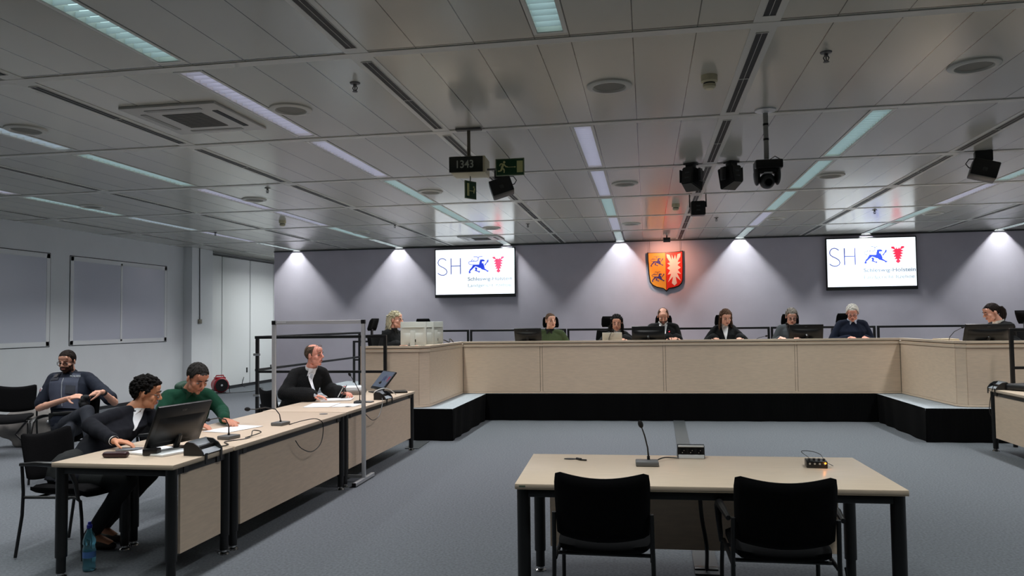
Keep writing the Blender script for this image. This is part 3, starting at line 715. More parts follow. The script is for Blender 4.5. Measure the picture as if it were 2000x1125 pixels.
# ------------------------------------------------------------ judges' office chairs
def ochair(lb, loc, rz, hh=0):
    t = thing('office_chair', lb, 'chair', loc, rz, 'black office chairs with headrests behind the bench')
    m = M()
    for i in range(5):
        a = i*2*PI/5; m.cyl((0, 0, .09), (.3*math.cos(a), .3*math.sin(a), .065), .022, .014, 8)
    m.build('base', blackp, t)
    m = M()
    for i in range(5):
        a = i*2*PI/5; m.sph((.3*math.cos(a), .3*math.sin(a), .03), .028, 10, 8)
    m.build('castors', blackp, t)
    m = M(); m.cyl((0, 0, .08), (0, 0, .44), .028); m.build('column', blackp, t)
    m = M(); m.box((0, 0, .47), (.5, .48, .08), bev=.035, seg=3); m.build('seat', fabric, t)
    m = M(); m.grid(lambda u, v: (((u-.5)*(.44+.05*math.sin(v*3)), -.2-.09*v-.04*(1-(2*u-1)**2), .5+v*.5), (0, 1, 0)), 10, 10, .06); m.build('backrest', fabric, t, ang=60)
    m = M(); m.box((0, -.33, .78), (.06, .02, .75)); m.build('back_spine', blackp, t, smooth=False)
    m = M(); m.grid(lambda u, v: (((u-.5)*(.3-.03*v)*(1-.12*max(0, abs(2*v-1)-.6)/.4), -.3+.05*math.sin(v*PI)*0-.03*(1-(2*u-1)**2)+.06*(v-.5), 1.06+hh+v*.19), (0, 1-.7*max(abs(2*u-1), abs(2*v-1))**6, 0)), 10, 8, .07); m.build('headrest', fabric, t, ang=60)
    for sx in (-1, 1):
        m = M(); m.tube([(sx*.24, 0, .46), (sx*.29, 0, .5), (sx*.29, 0, .66)], .014, 8); m.box((sx*.29, .02, .675), (.07, .24, .03), bev=.012); m.build('armrest', blackp, t)
    return t
oc = ochair('office chair behind the man in the green pullover', (-1.70, 13.32, PZ), R(180))
for x, y, rz, lb in [(-.66, 13.32, 178, 'office chair behind the curly-haired judge'), (.3, 13.32, 182, 'office chair behind the bearded judge'), (1.3, 13.32, 180, 'office chair hidden behind the long-haired judge'),
                     (2.4, 13.32, 180, 'office chair behind the person in the grey jacket'), (3.3, 13.32, 183, 'office chair behind the white-haired man'), (-3.86, 11.25, -92, 'office chair seen from the side behind the blonde woman'),
                     (4.9, 11.75, 98, 'office chair seen from the side behind the ponytailed woman'), (-4.12, 13.42, 175, 'empty office chair peeking above the white monitors')]:
    dup(oc, (x, y, PZ), R(rz), 'black '+lb)
oc['label'] = 'black '+oc['label']

# ------------------------------------------------------------ monitors, microphones and desk things
def monitor(loc, rz, tilt, lb, W=.54, H=.32, z=.0, logo=True, m1=None, scrm=None, base=True, lean=0, cat='monitor', nm='computer_monitor', grp='black computer monitors'):
    """back of the screen looks to local -Y"""
    m1 = m1 or blackp
    t = thing(nm, lb, cat, loc, rz, grp)
    T = Matrix.Translation((0, 0, z+.02)) @ Matrix.Rotation(tilt, 4, 'X')
    m = M(); m.T = T; m.box((0, .0, H/2), (W, .022, H), bev=.005)
    m.grid(lambda u, v: (((u-.5)*W*.86, -.012-.028*math.sin(u*PI)**.5*math.sin(v*PI)**.5, H*.1+v*H*.62), (0, -1, 0)), 12, 10)
    m.build('casing', m1, t)
    m = M(); m.T = T; m.box((0, .0125, H/2+.008), (W-.03, .002, H-.045)); m.build('display', scrm or mat('screen_off', (30, 34, 40), .2), t, smooth=False)
    if logo: text('maker_logo', 'acer', .03*H/.32, mat('logo_grey', (92, 92, 92), .4), t, T @ XZ(-.035*H/.32, -.0125, H*.84), thick=.001)
    if base:
        m = M(); m.tube([(0, -.03, .015), (0, -.06, .1), (0, -.04, z+H*.4)], .022, 8); m.build('stand', m1, t)
        m = M(); m.box((0, -.02, .006), (.24, .19, .012), bev=.005); m.build('base', m1, t)
    return t
mo = monitor((-1.95, 12.62, DT), R(-4), R(20), 'black monitor left of the man in the green pullover', W=.46, H=.235, z=.02)
monitor((0.02, 12.62, DT), R(1), R(10), 'black monitor between the curly-haired and the bearded judge', W=.53, H=.24, z=.02, logo=False)
monitor((2.49, 12.8, DT), R(3), R(12), 'black monitor in front of the grey jacketed person', W=.52, H=.24, z=.02)
monitor((4.42, 11.05, DT), R(4), R(22), 'black monitor in front of the ponytailed woman', W=.6, H=.25, z=.02)
monitor((-3.31, 4.92, .74), R(80), R(23), 'large black monitor on the near left desk, seen from behind', W=.5, H=.31, z=.02)
# screen on the far left desk, tilted back, showing the court picture
ms = mat('laptop_screen', (70, 78, 92), .3, em=.14, emc=(120, 135, 160))
t = monitor((-3.36, 9.2, .74), R(131), R(40), 'tilted monitor on the far left desk showing the court logo', W=.42, H=.28, z=.02, logo=False, scrm=ms, grp='black computer monitors')
TT = Matrix.Translation((0, 0, .04)) @ Matrix.Rotation(R(40), 4, 'X') @ Matrix.Rotation(PI, 4, 'Z')
o = emblem(t, .03, .16, .00011, -.0145, .001, mat('screen_logo_blue', (30, 40, 90), .4), 'lion_emblem'); o.data.transform(TT)
m = M(); m.prism([(.03+(x-400)*.00011, -.0145, .16-(z-520)*.00011) for x, z in star(0)], (0, -.001, 0)); o = m.build('nettle_leaf_emblem', mat('screen_logo_red', (150, 40, 60), .4), t, smooth=False); o.data.transform(TT)
def wm(loc, rz, lb, W=.44):
    t = thing('computer_monitor', lb, 'monitor', loc, rz, 'white computer monitors')
    wmat = mat('monitor_white', (205, 206, 200), .4)
    m = M(); m.box((0, 0, .22), (W, .03, .34), bev=.006); m.grid(lambda u, v: (((u-.5)*W*.8, -.016-.02*math.sin(u*PI)**.4*math.sin(v*PI)**.4, .07+v*.16), (0, -1, 0)), 10, 8); m.build('casing', wmat, t)
    m = M(); m.box((0, -.022, .31), (W*.84, .012, .012), bev=.003); m.build('ridge', wmat, t)
    m = M(); m.box((.03, -.038, .115), (.04, .004, .04)); m.build('port_plate', blackp, t, smooth=False)
    m = M(); m.tube([(-.02, -.03, .08), (-.02, -.045, .05), (-.01, -.04, .0)], .006, 6); m.tube([(-.06, -.03, .08), (-.05, -.05, .04), (-.03, -.06, .004)], .004, 6); m.build('cable', blackp, t)
    m = M(); m.box((0, .016, .22), (W-.03, .003, .3)); m.build('display', mat('screen_off', (30, 34, 40), .2), t, smooth=False)
    m = M(); m.box((0, -.035, .13), (.07, .03, .26), bev=.006); m.box((0, -.01, .006), (.22, .18, .012), bev=.004); m.build('stand', wmat, t)
wm((-3.36, 10.75, DT), R(-4), 'left one of the white monitors on the bench left wing', .4)
wm((-3.3, 11.05, DT), R(-6), 'middle white monitor partly hidden behind its left neighbour', .34)
wm((-3.22, 11.34, DT), R(58), 'right one of the white monitors, turned toward the room', .36)

def mic(loc, rz, lb, pts, r=.013, on=False, bs=(.135, .11, .028), light=False):
    t = thing('table_microphone', lb, 'microphone', loc, rz, 'gooseneck table microphones')
    m = M(); m.box((0, 0, bs[2]/2), bs, bev=.006); m.build('base', grey if light else dgrey, t)
    m = M(); m.tube(pts, [.0055]+[.0045]*(len(pts)-2)+[.0035], 8); m.cyl((pts[0][0], pts[0][1], bs[2]-.005), pts[0], .009); m.build('gooseneck', blackp, t)
    a, b_ = V(pts[-2]), V(pts[-1]); d = (b_-a).normalized()
    m = M(); q_ = d.to_track_quat('Z', 'Y').to_euler(); c = b_+d*.018; m.sph(c, (r, r, r*1.55), 14, 12, rot=tuple(q_)); m.build('windscreen', mat('foam_black', (14, 14, 14), .95, bump=.3, scale=400), t)
    if on: m = M(); m.cyl(b_-d*.006, b_+d*.006, .0105, n=14); m.build('light_ring', mat('mic_red', (255, 30, 60), .4, em=1.5, emc=(255, 30, 60)), t)
    return t
mic((-.015, 4.69, .74), R(2), 'table microphone standing on the foreground desk', [(.01, .03, .05), (.006, .03, .1), (-.01, .025, .17), (-.028, .02, .225)], r=.0155, light=True)
mic((-3.17, 5.42, .74), R(80), 'table microphone behind the large monitor, bent over toward the left', [(0, 0, .04), (0, .0, .1), (-.0, .03, .145), (0, .1, .155), (0, .18, .14)], light=True)
mic((-3.14, 6.2, .74), R(85), 'table microphone on the middle left desk with drooping neck', [(.0, 0, .04), (.0, .01, .09), (.0, .05, .135), (.0, .15, .15), (.0, .25, .13), (0, .31, .13)], r=.018, light=True)
mic((-3.1, 7.95, .74), R(100), 'table microphone on the far left desk beside the silver post', [(0, 0, .04), (0, .0, .12), (0, .05, .22), (0, .1, .3)], r=.015)
bm_ = [(-.62, 12.6, 'before the curly-haired judge', (.06, .14), 0), (.39, 12.66, 'with red light before the bearded judge', (-.035, .13), 1), (1.4, 12.7, 'before the long-haired judge', (-.04, .2), 0), (1.7, 12.73, 'lying low, left of the grey jacketed person', (.16, .04), 0), (4.12, 11.5, 'with long neck on the right wing', (.17, .16), 0)]
for x, y, lb, (dx, dz), on in bm_:
    mic((x, y, DT), 0, 'bench microphone '+lb, [(0, 0, .03), (dx*.1, 0, .4*dz+.03), (dx*.45, 0, .75*dz+.045), (dx, 0, dz+.055)], r=.014, on=bool(on), bs=(.1, .09, .02))
# cube shaped laptop lid of the curly-haired judge
t = thing('laptop', 'open pale grey laptop in front of the curly-haired judge', 'laptop', (-.565, 12.66, DT), R(1))
m = M(); m.box((0, .11, .009), (.32, .22, .016), bev=.004); m.build('keyboard_base', alul, t)
m = M(); m.box((0, -.02, .095), (.32, .008, .17), rot=(R(12), 0, 0), bev=.003); m.build('lid', mat('lid_beige', (206, 200, 186), .4), t)
m = M(); m.lathe([(.011, 0), (.011, .002)], c=(0, 0, 0), n=16, axis='Y'); 
for v in m.bm.verts: v.co = V((v.co.x, v.co.y-.036, v.co.z+.12))
m.build('round_logo', mat('logo_pale', (176, 170, 158), .3), t)

def sockets(loc, rz, lb):
    t = thing('desk_power_strip', lb, 'power strip', loc, rz, 'desk edge socket blocks')
    m = M(); m.prism([(-.083, -.03, 0), (-.083, -.018, .075), (-.083, .01, .083), (-.083, .05, .02), (-.083, .05, 0)], (.166, 0, 0)); m.build('housing', blackp, t, smooth=False)
    m = M(); m.box((0, -.034, .013), (.158, .006, .024), rot=(R(-9), 0, 0), bev=.002); m.box((0, -.022, .076), (.158, .006, .012), rot=(R(-9), 0, 0), bev=.002); m.build('trim_strip', alul, t)
    for x in (-.05, 0, .05):
        m = M(); a = V((x, -.029, .045)); m.cyl(a, a+V((0, -.004, .0008)), .0195, n=20); s_ = m.build('socket', mat('socket_black', (5, 5, 6), .3), t)
        m = M(); m.cyl(a+V((-.004, -.004, -.008)), a+V((-.004, -.006, -.008)), .0028, n=8); m.cyl(a+V((.006, -.004, .006)), a+V((.006, -.006, .006)), .0022, n=8); m.build('socket_pin', chrome, s_)
    return t
sockets((.257, 4.97, .74), R(2), 'black and silver triple socket block on the foreground desk')
def clampbox(loc, rz, lb):
    t = thing('desk_power_strip', lb, 'power strip', loc, rz, 'desk edge socket blocks')
    m = M(); m.prism([(-.12, -.07, 0), (-.12, -.07, .02), (-.12, -.04, .06), (-.12, -.0, .085), (-.12, .05, .09), (-.12, .07, .07), (-.12, .07, 0)], (.012, 0, 0)); m.prism([(.108, -.07, 0), (.108, -.07, .02), (.108, -.04, .06), (.108, -.0, .085), (.108, .05, .09), (.108, .07, .07), (.108, .07, 0)], (.012, 0, 0)); m.box((0, .02, .03), (.21, .08, .05)); m.build('end_cap', blackp, t, smooth=False)
    m = M(); m.grid(lambda u, v: ((-.108+.216*u, -.073+.12*math.sin(v*PI/2)*1.0, .008+.085*(1-math.cos(v*PI/2))**.6), (0, -1, 1)), 4, 12, .004); m.build('cover', mat('cover_silver', (160, 166, 172), .35, metal=.3), t, ang=60)
    for x in (-.09, .09): m = M(); m.box((x, -.078, -.02), (.022, .006, .07)); m.build('clamp', blackp, t, smooth=False)
    return t
clampbox((-2.995, 4.8, .74), R(90), 'silver-covered socket block clamped to the near left desk')
clampbox((-3.0, 8.42, .74), R(90), 'silver-covered socket block clamped to the far left desk')
clampbox((4.1, 9.98, .74), R(-90), 'silver-covered socket block clamped to the right desk')
t = thing('headphone_amplifier', 'small black box with knobs and glowing orange light on foreground desk', 'audio box', (.96, 4.75, .74), R(-4))
m = M(); m.box((0, 0, .02), (.115, .1, .04), bev=.004); m.build('housing', blackp, t)
for i in range(4):
    m = M(); m.cyl((-.04+i*.027, -.02, .04), (-.04+i*.027, -.02, .052), .007, n=12); m.build('knob', dgrey, t)
    m = M(); m.cyl((-.04+i*.027, -.049, .026), (-.04+i*.027, -.053, .026), .006, n=12); m.build('jack', chrome, t)
m = M(); m.sph((.045, -.052, .03), .005, 10, 8); m.build('indicator_light', mat('led_orange', (255, 120, 20), .4, em=9, emc=(255, 110, 20)), t)
pl_ = bpy.data.lights.new('glow', 'POINT'); pl_.energy = .025; pl_.color = (1, .38, .08); pl_.shadow_soft_size = .004
lo = bpy.data.objects.new('indicator_glow', pl_); COL.objects.link(lo); lo.parent = t; lo.location = (.045, -.062, .032)
def cable(name, pts, lb, cat='cable', r=.004, m_=None, group=None):
    # smooth the polyline
    P_ = [V(p) for p in pts]; out = []
    for i in range(len(P_)-1):
        p0, p1, p2, p3 = P_[max(i-1, 0)], P_[i], P_[i+1], P_[min(i+2, len(P_)-1)]
        for k in range(6):
            s = k/6; out.append(.5*((2*p1)+(p2-p0)*s+(2*p0-5*p1+4*p2-p3)*s*s+(3*p1-p0-3*p2+p3)*s**3))
    out.append(P_[-1])
    m = M(); m.tube(out, r, 6); o = m.build(name, m_ or blackp); tag(o, lb, cat, group); return o
z = .745
cable('microphone_cable', [(.02, 4.76, z), (.08, 4.85, z+.012), (.13, 4.9, z+.006), (.18, 4.92, z)], 'black cable from the foreground microphone to the socket block')
cable('headphone_wire', [(.93, 4.8, .785), (.9, 4.86, .81), (.95, 4.84, .815), (1.0, 4.82, .8), (1.02, 4.79, .765), (1.06, 4.77, .743)], 'thin black wire looping over the black audio box', r=.002)
m = M(); m.lathe([(.035, .741), (.033, .744), (.01, .745)], c=(0, 0, 0), n=20)
for v in m.bm.verts: v.co = V((v.co.x*1.2-.49, v.co.y*.6+4.84, v.co.z))
m.cyl((-.45, 4.83, .746), (-.42, 4.8, .747), .008); m.cyl((-.42, 4.795, .746), (-.385, 4.785, .746), .005); tag(m.build('earpiece', blackp), 'small black earpiece lying on the left of the foreground desk', 'earpiece')
cable('desk_cable', [(.3, 4.98, .72), (.3, 4.9, .6), (.31, 4.9, .4), (.34, 4.95, .2), (.345, 5.06, .02)], 'black cable bundle hanging under the foreground desk', r=.012)
m = M(); m.box((.345, 5.1, .012), (.15, .06, .024), bev=.008); tag(m.build('cable_outlet', blackp), 'black outlet on the floor duct under the foreground desk', 'outlet')
m = M(); m.prism([(.39, 12.62, .003), (.56, 12.62, .003), (.42, 5.0, .003), (.27, 5.0, .003)], (0, 0, .009)); tag(m.build('floor_cable_duct', mat('duct_grey', (72, 76, 78), .5), smooth=False), 'flat grey cable duct crossing the floor to the platform', 'cable duct')
m = M(); m.prism([(-3.08, 9.45, .003), (-2.9, 9.45, .003), (-2.93, 10.07, .003), (-3.13, 10.07, .003)], (0, 0, .006)); tag(m.build('floor_cable_duct', mat('duct_grey', (72, 76, 78), .5), smooth=False), 'short dark cable duct on the floor by the left bench wing', 'cable duct')
cable('power_cord', [(1.0, 4.3, .3), (1.05, 4.35, .12), (1.15, 4.3, .03), (1.3, 4.25, .006)], 'black cord dropping to the floor behind the right foreground chair', r=.006)
cable('microphone_cable', [(-3.06, 6.2, z), (-2.98, 6.35, z+.02), (-2.94, 6.5, z+.01), (-2.905, 6.55, .7), (-2.9, 6.5, .55), (-2.895, 6.3, .5), (-2.9, 6.1, .56), (-2.905, 6.0, .64)], 'black cable looping over the edge of the middle left desk')
cable('microphone_cable', [(-3.05, 5.45, z), (-3.0, 5.6, z+.02), (-3.08, 5.62, z+.03), (-3.02, 5.45, z), (-3.1, 5.25, z), (-3.0, 5.12, z), (-3.04, 4.98, z)], 'tangled black cable beside the bent microphone on the near desk')
cable('power_cord', [(-3.0, 8.35, .8), (-2.93, 8.2, .72), (-2.9, 8.0, .6), (-2.9, 7.8, .58), (-2.92, 7.65, .66)], 'black cable loop hanging from the far left desk edge')
cable('charger_cable', [(-3.1, 8.4, .76), (-3.06, 8.3, .83), (-3.0, 8.42, .86), (-2.98, 8.6, .83), (-2.96, 8.75, .76)], 'white charger cable coiled on the far left desk', r=.006, m_=whitep)
cable('monitor_cable', [(-3.12, 11.35, DT+.01), (-3.15, 11.6, DT+.1), (-3.1, 11.8, DT+.06), (-3.14, 12.0, DT+.11), (-3.1, 12.2, DT+.01)], 'tangled black cables on the bench right of the white monitors', r=.008)
cable('power_cord', [(4.02, 9.9, .8), (3.98, 9.9, .65), (3.97, 9.92, .5), (4.0, 9.95, .42)], 'black cord hanging at the end of the right desk')
cable('power_cord', [(-9.95, 16.6, .02), (-9.7, 16.7, .006), (-9.4, 17.2, .006), (-9.6, 18.0, .006), (-10.35, 18.4, .01), (-10.4, 18.5, .25)], 'black cord on the floor running from the red fan heater', r=.008)
cable('pull_cord', [(-10.27, 16.26, CZ), (-10.27, 16.27, 2.5), (-10.27, 16.28, 1.75)], 'dark wire running down the white pillar', r=.01, m_=mat('wire_grey', (80, 84, 86), .6))
m = M(); m.box((-10.265, 16.28, 1.7), (.03, .13, .1), bev=.006); tag(m.build('junction_box', mat('box_tan', (118, 112, 96), .5)), 'small tan junction box on the white pillar', 'junction box')
def sheet(pts, lb, name='paper_sheet', m_=None, z=.742, th=.002, grp='papers on the left desks'):
    m = M(); m.prism([(x, y, z) for x, y in pts], (0, 0, th)); o = m.build(name, m_ or paper, smooth=False); tag(o, lb, 'paper', grp); return o
sheet([(-3.6, 5.75), (-3.35, 5.7), (-3.25, 6.1), (-3.5, 6.15)], 'white paper under the hand of the man in the green hoodie')
sheet([(-3.55, 7.5), (-3.28, 7.55), (-3.32, 7.95), (-3.62, 7.9)], 'blank white sheet nearest the silver frame on the far left desk')
sheet([(-3.26, 7.55), (-3.03, 7.6), (-3.04, 7.9), (-3.3, 7.88)], 'white sheet beside the cable cap on the far left desk')
sheet([(-3.6, 8.05), (-3.3, 8.2), (-3.38, 8.5), (-3.66, 8.3)], 'white notepad under the robed lawyer hands', 'notepad', th=.012)
sheet([(-3.5, 4.7), (-3.18, 4.62), (-3.1, 4.85), (-3.42, 4.98)], 'papers lying under the large monitor', th=.012)
sheet([(1.15, 12.75), (1.4, 12.76), (1.4, 12.9), (1.15, 12.9)], 'white papers before the long-haired judge', z=DT+.002, th=.006, grp='papers on the bench')
sheet([(2.0, 12.78), (2.22, 12.79), (2.22, 12.95), (2.0, 12.95)], 'white papers before the grey jacketed person', z=DT+.002, th=.006, grp='papers on the bench')
sheet([(4.06, 11.6), (4.3, 11.62), (4.3, 11.95), (4.05, 11.9)], 'stack of beige papers left of the right wing monitor', 'paper_stack', mat('paper_beige', (205, 190, 160), .8), z=DT+.002, th=.06, grp='papers on the bench')
t = thing('file_folder', 'grey folder stacked with papers and a red pen holder', 'folder', (-3.68, 9.0, .741), R(15))
m = M(); m.box((0, 0, .025), (.46, .34, .05), bev=.012); m.build('binder', mat('binder_grey', (128, 122, 116), .4), t)
for i in range(3): m = M(); m.box((.01*i, .01, .058+.012*i), (.42, .3, .01), rot=(0, 0, R(4*i-3))); m.build('papers', paper, t, smooth=False)
m = M(); m.box((-.08, -.08, .096), (.16, .03, .008), rot=(0, 0, R(15))); m.build('red_marker', mat('marker_red', (196, 24, 40), .5), t, smooth=False)
t = thing('glasses_case', 'oblong dark wine-red case lying near the front desk corner', 'case', (-3.49, 4.575, .74), R(8))
m = M(); m.box((0, 0, .02), (.165, .055, .038), bev=.016, seg=4); m.build('case', mat('wine_leather', (52, 22, 28), .4), t)
m = M(); m.box((0, 0, .021), (.1655, .0555, .0015), bev=.0005); m.build('seam', blackp, t, smooth=False)
m = M(); m.box((-3.6, 4.86, .746), (.16, .09, .012), rot=(0, 0, R(12)), bev=.004); tag(m.build('smartphone', mat('phone_grey', (120, 126, 134), .25)), 'grey phone under the leaning lawyer hand', 'phone')
m = M(); m.box((-3.3, 4.68, .765), (.1, .07, .045), rot=(0, 0, R(10)), bev=.008); tag(m.build('card_reader', blackp), 'small black box in front of the large monitor', 'card reader')
m = M(); m.box((-3.05, 8.05, .747), (.12, .1, .012), bev=.004); tag(m.build('keypad', grey), 'small grey keypad behind the microphone on the far left desk', 'keypad')
t = thing('briefcase', 'black bag lying on the right desk', 'bag', (4.35, 9.75, .74), R(-60)); 
m = M(); m.box((0, 0, .04), (.4, .3, .075), bev=.025, seg=3); m.build('body', mat('bag_black', (24, 25, 28), .5), t)
m = M(); m.tube([(-.2, .06, .05), (-.27, .03, .06), (-.27, -.03, .06), (-.2, -.06, .05)], .01, 8); m.build('handle', blackp, t)
t = thing('laptop_stand', 'flat black stand behind the tilted monitor', 'stand', (-3.12, 9.18, .741), R(25))
m = M(); m.box((0, 0, .012), (.3, .2, .022), bev=.006); m.build('plate', blackp, t)
# water bottle
t = thing('water_bottle', 'blue plastic water bottle on the floor under the near left desk', 'bottle', (-3.66, 4.55, 0))
pet = mat('pet_blue', (120, 200, 222), .08, trans=.85, spec=.6)
m = M(); m.lathe([(.02, .001), (.038, .006), (.04, .03), (.036, .05), (.04, .07), (.04, .15), (.034, .165), (.04, .18), (.039, .2), (.03, .235), (.016, .262), (.014, .28)], n=24); m.build('body', pet, t, ang=60)
m = M(); m.lathe([(.0402, .09), (.0405, .13)], n=24); m.build('paper_label', mat('bottle_label', (70, 110, 170), .5), t)
m = M(); m.lathe([(.016, .278), (.017, .282), (.017, .3), (.011, .302), (.01, .318), (.004, .32)], n=20); m.build('cap', mat('cap_blue', (20, 30, 150), .4), t)
# red fan heater
t = thing('fan_heater', 'red round electric fan heater on the floor by the white panels', 'heater', (-9.95, 16.62, 0), R(45))
rm = mat('heater_red', (150, 22, 38), .35)
m = M(); m.T = Matrix.Translation((0, .0, .2)); m.lathe([(.15, -.14), (.172, -.12), (.172, .16), (.15, .18)], n=32, axis='Y'); m.build('drum', rm, t)
m = M(); m.T = Matrix.Translation((0, -.146, .2)); m.lathe([(.145, 0), (.14, -.01), (.02, -.012)], n=32, axis='Y'); m.build('grille', blackp, t)
m = M(); m.T = Matrix.Translation((0, -.16, .2)); m.lathe([(.025, 0), (.02, -.012)], n=16, axis='Y'); m.build('hub', alul, t)
m = M(); m.box((0, .03, .36), (.24, .16, .05), bev=.015); m.tube([(-.1, .03, .37), (-.08, .03, .42), (.08, .03, .42), (.1, .03, .37)], .014, 8); m.build('control_box', rm, t)
m = M(); m.tube([(-.17, -.14, .2), (-.18, -.16, .012), (.18, -.16, .012), (.17, -.14, .2)], .01, 8); m.tube([(-.16, .1, .1), (-.17, .14, .012), (.17, .14, .012), (.16, .1, .1)], .01, 8); m.build('stand', blackp, t)
# bag under the far chair
t = thing('backpack', 'grey cloth bag standing under the empty chair at the left edge', 'bag', (-8.25, 9.15, 0), R(20))
m = M(); m.ico((0, 0, .26), (.42, .18, .27), 4)
for v in m.bm.verts:
    n_ = noise.noise(v.co*5)*.05+noise.noise(v.co*14)*.015; v.co += V((n_, n_, n_)); v.co.z = max(v.co.z, .004)
m.build('body', mat('bag_grey', (120, 116, 112), .9, noise_=.12, scale=8), t, ang=70)
m = M(); m.box((.38, -.04, .3), (.3, .26, .03), rot=(R(10), R(25), 0), bev=.01); m.box((.4, -.04, .26), (.28, .24, .03), rot=(R(10), R(35), 0), bev=.01); m.build('flap', mat('flap_grey', (165, 170, 172), .7), t)
m = M(); m.tube([(.0, -.2, .35), (-.1, -.26, .2), (0, -.24, .08)], .014, 8); m.build('strap', blackp, t)
t = thing('shoulder_bag', 'dark bag with strap cut by the left picture edge', 'bag', (-8.05, 8.15, 0), R(-20))
m = M(); m.box((-.2, 0, .15), (.42, .2, .29), bev=.06, seg=4)
m.build('body', mat('bag_black', (24, 25, 28), .5), t, ang=70)
m = M(); m.tube([(.05, -.05, .1), (.12, -.07, .09), (.15, -.07, .05), (.12, -.07, .012), (.05, -.06, .01)], .01, 8); m.build('strap', blackp, t)
# floor box by the left wall
m = M(); m.box((-9.2, 10.6, .05), (.25, .2, .1), bev=.01); tag(m.build('floor_box', dgrey), 'dark low box on the floor behind the officer chair', 'box')
# glazed partition across the left desks
t = thing('clear_partition', 'clear screen in a silver frame standing across the left desks', 'partition', (-3.355, 7.45, 0), R(1.2))
x0, x1 = -.487, .487
for x in (x0, x1):
    m = M(); m.box((x, 0, .81), (.038, .03, 1.6), bev=.003); m.build('post', alu, t, smooth=False)
    m = M(); m.box((x, 0, .025), (.04, .56, .034), bev=.003); f = m.build('foot', alu, t, smooth=False)
    for s_ in (-1, 1): m = M(); m.box((x, s_*.282, .025), (.041, .006, .036)); m.build('end_cap', blackp, f, smooth=False)
    m = M(); m.box((x, 0, 1.628), (.042, .034, .042), bev=.003); m.build('corner_cap', blackp, t, smooth=False)
m = M(); m.box((0, 0, 1.628), (x1-x0-.042, .03, .038), bev=.003); m.build('top_rail', alu, t, smooth=False)
m = M(); m.box((0, 0, .055), (x1-x0, .025, .03), bev=.003); m.build('bottom_rail', alu, t, smooth=False)
gl = mat('clear_acrylic', (60, 62, 64), .02, alpha=.05, spec=.3)
m = M(); m.box((0, 0, 1.185), (x1-x0-.04, .004, .85)); m.build('pane', gl, t, smooth=False)
m = M(); m.box((-.4, -.016, 1.63), (.1, .002, .014)); m.build('maker_plate', alul, t, smooth=False)

# ------------------------------------------------------------ people
from mathutils.bvhtree import BVHTree
def bake(o, vox, it=4, keep=True):
    md = o.modifiers.new('r', 'REMESH'); md.mode = 'VOXEL'; md.voxel_size = vox; md.use_smooth_shade = True
    sm = o.modifiers.new('s', 'SMOOTH'); sm.factor = .5; sm.iterations = it
    dg = bpy.context.evaluated_depsgraph_get(); dg.update()
    me = bpy.data.meshes.new_from_object(o.evaluated_get(dg)); o.modifiers.clear()
    mats = [m_ for m_ in o.data.materials]; o.data = me; me.materials.clear()
    for m_ in mats: me.materials.append(m_)
    me.polygons.foreach_set('use_smooth', [True]*len(me.polygons))
    return o
def folds(o, amp, sc=9, seed=0, st=(1, 1, .45)):
    me = o.data; N = len(me.vertices); co_ = np.empty(N*3, 'f'); no = np.empty(N*3, 'f')
    me.vertices.foreach_get('co', co_); me.vertex_normals.foreach_get('vector', no); co_ = co_.reshape(-1, 3); no = no.reshape(-1, 3)
    for i in range(N):
        p = co_[i]; q = V((p[0]*st[0]*sc+seed, p[1]*st[1]*sc+seed*2, p[2]*st[2]*sc))
        co_[i] += no[i]*(noise.noise(q)+.5*noise.noise(q*2.3))*amp
    me.vertices.foreach_set('co', co_.ravel()); me.update()
    return o
def limb(m, pts, rs, sub=2):
    for i in range(len(pts)-1): m.cyl(pts[i], pts[i+1], rs[i], rs[i+1], 16)
    for p, r in zip(pts, rs): m.ico(p, r, sub)
def hand(m, W, d, n, side, curl=.5, s=1.0, spread=.0):
    """W wrist, d finger direction, n back-of-hand normal; side +1/-1 puts the thumb"""
    d = V(d).normalized(); n = (V(n)-d*V(n).dot(d)).normalized(); t = d.cross(n)*side
    W = V(W)
    for k, a in enumerate((.026, .009, -.009, -.026)):
        m.cyl(W+t*a*.5*s, W+d*.085*s+t*a*1.05*s, .0135*s, .0115*s, 10); m.ico(W+d*.085*s+t*a*1.05*s, .0115*s, 1)
        p = W+d*.085*s+t*a*1.05*s; L = (.042, .047, .043, .033)[k]*s; ang = curl*(.7+.12*k); dd = (d+t*(a*6*spread)).normalized()
        for j in range(3):
            ca = ang*(j+.6); q = (dd*math.cos(ca)-n*math.sin(ca)); e = p+q*L*(1, .68, .55)[j]
            r0 = (.0092, .0084, .0078)[j]*s
            m.cyl(p, e, r0, r0*.93, 9); m.ico(e, r0*.95, 1); p = e
    m.ico(W+d*.04*s, (.03*s, .03*s, .02*s), 2)
    p = W+d*.018*s+t*.02*s; q = (d*.65+t*.75-n*.25).normalized()
    for j, (L, r) in enumerate(((.042, .0125), (.034, .0105), (.026, .009))):
        e = p+q*L*s; m.cyl(p, e, r*s, r*.9*s, 9); m.ico(e, r*.9*s, 1); p = e; q = (q*.9+d*.35-n*.2*curl).normalized()
def hairline(az, style):
    """lowest z of hair at azimuth az (0 = forehead, 180 = nape)"""
    a = abs(az)
    if a < 40: z = .076-.006*(a/40)
    elif a < 62: z = .07-.045*(a-40)/22
    elif a < 80: z = .02-.03*(a-62)/18
    elif a < 105: z = .012
    else: z = .012-.09*min(1, (a-105)/40)
    if style == 'receding' and a < 62: z += .022
    if style == 'fringe' and a < 62: z = .045
    return z
SKINS = {}
def skin(c):
    c = tuple(min(255, int(x*1.14)) for x in c); return mat('skin_%d_%d_%d' % c, c, .52, spec=.35, noise_=.04, scale=25)
def hairm(c): return mat('hair_%d_%d_%d' % c, c, .75, spec=.15, noise_=.3, scale=60, bump=.5, stretch=(1, 1, .35))
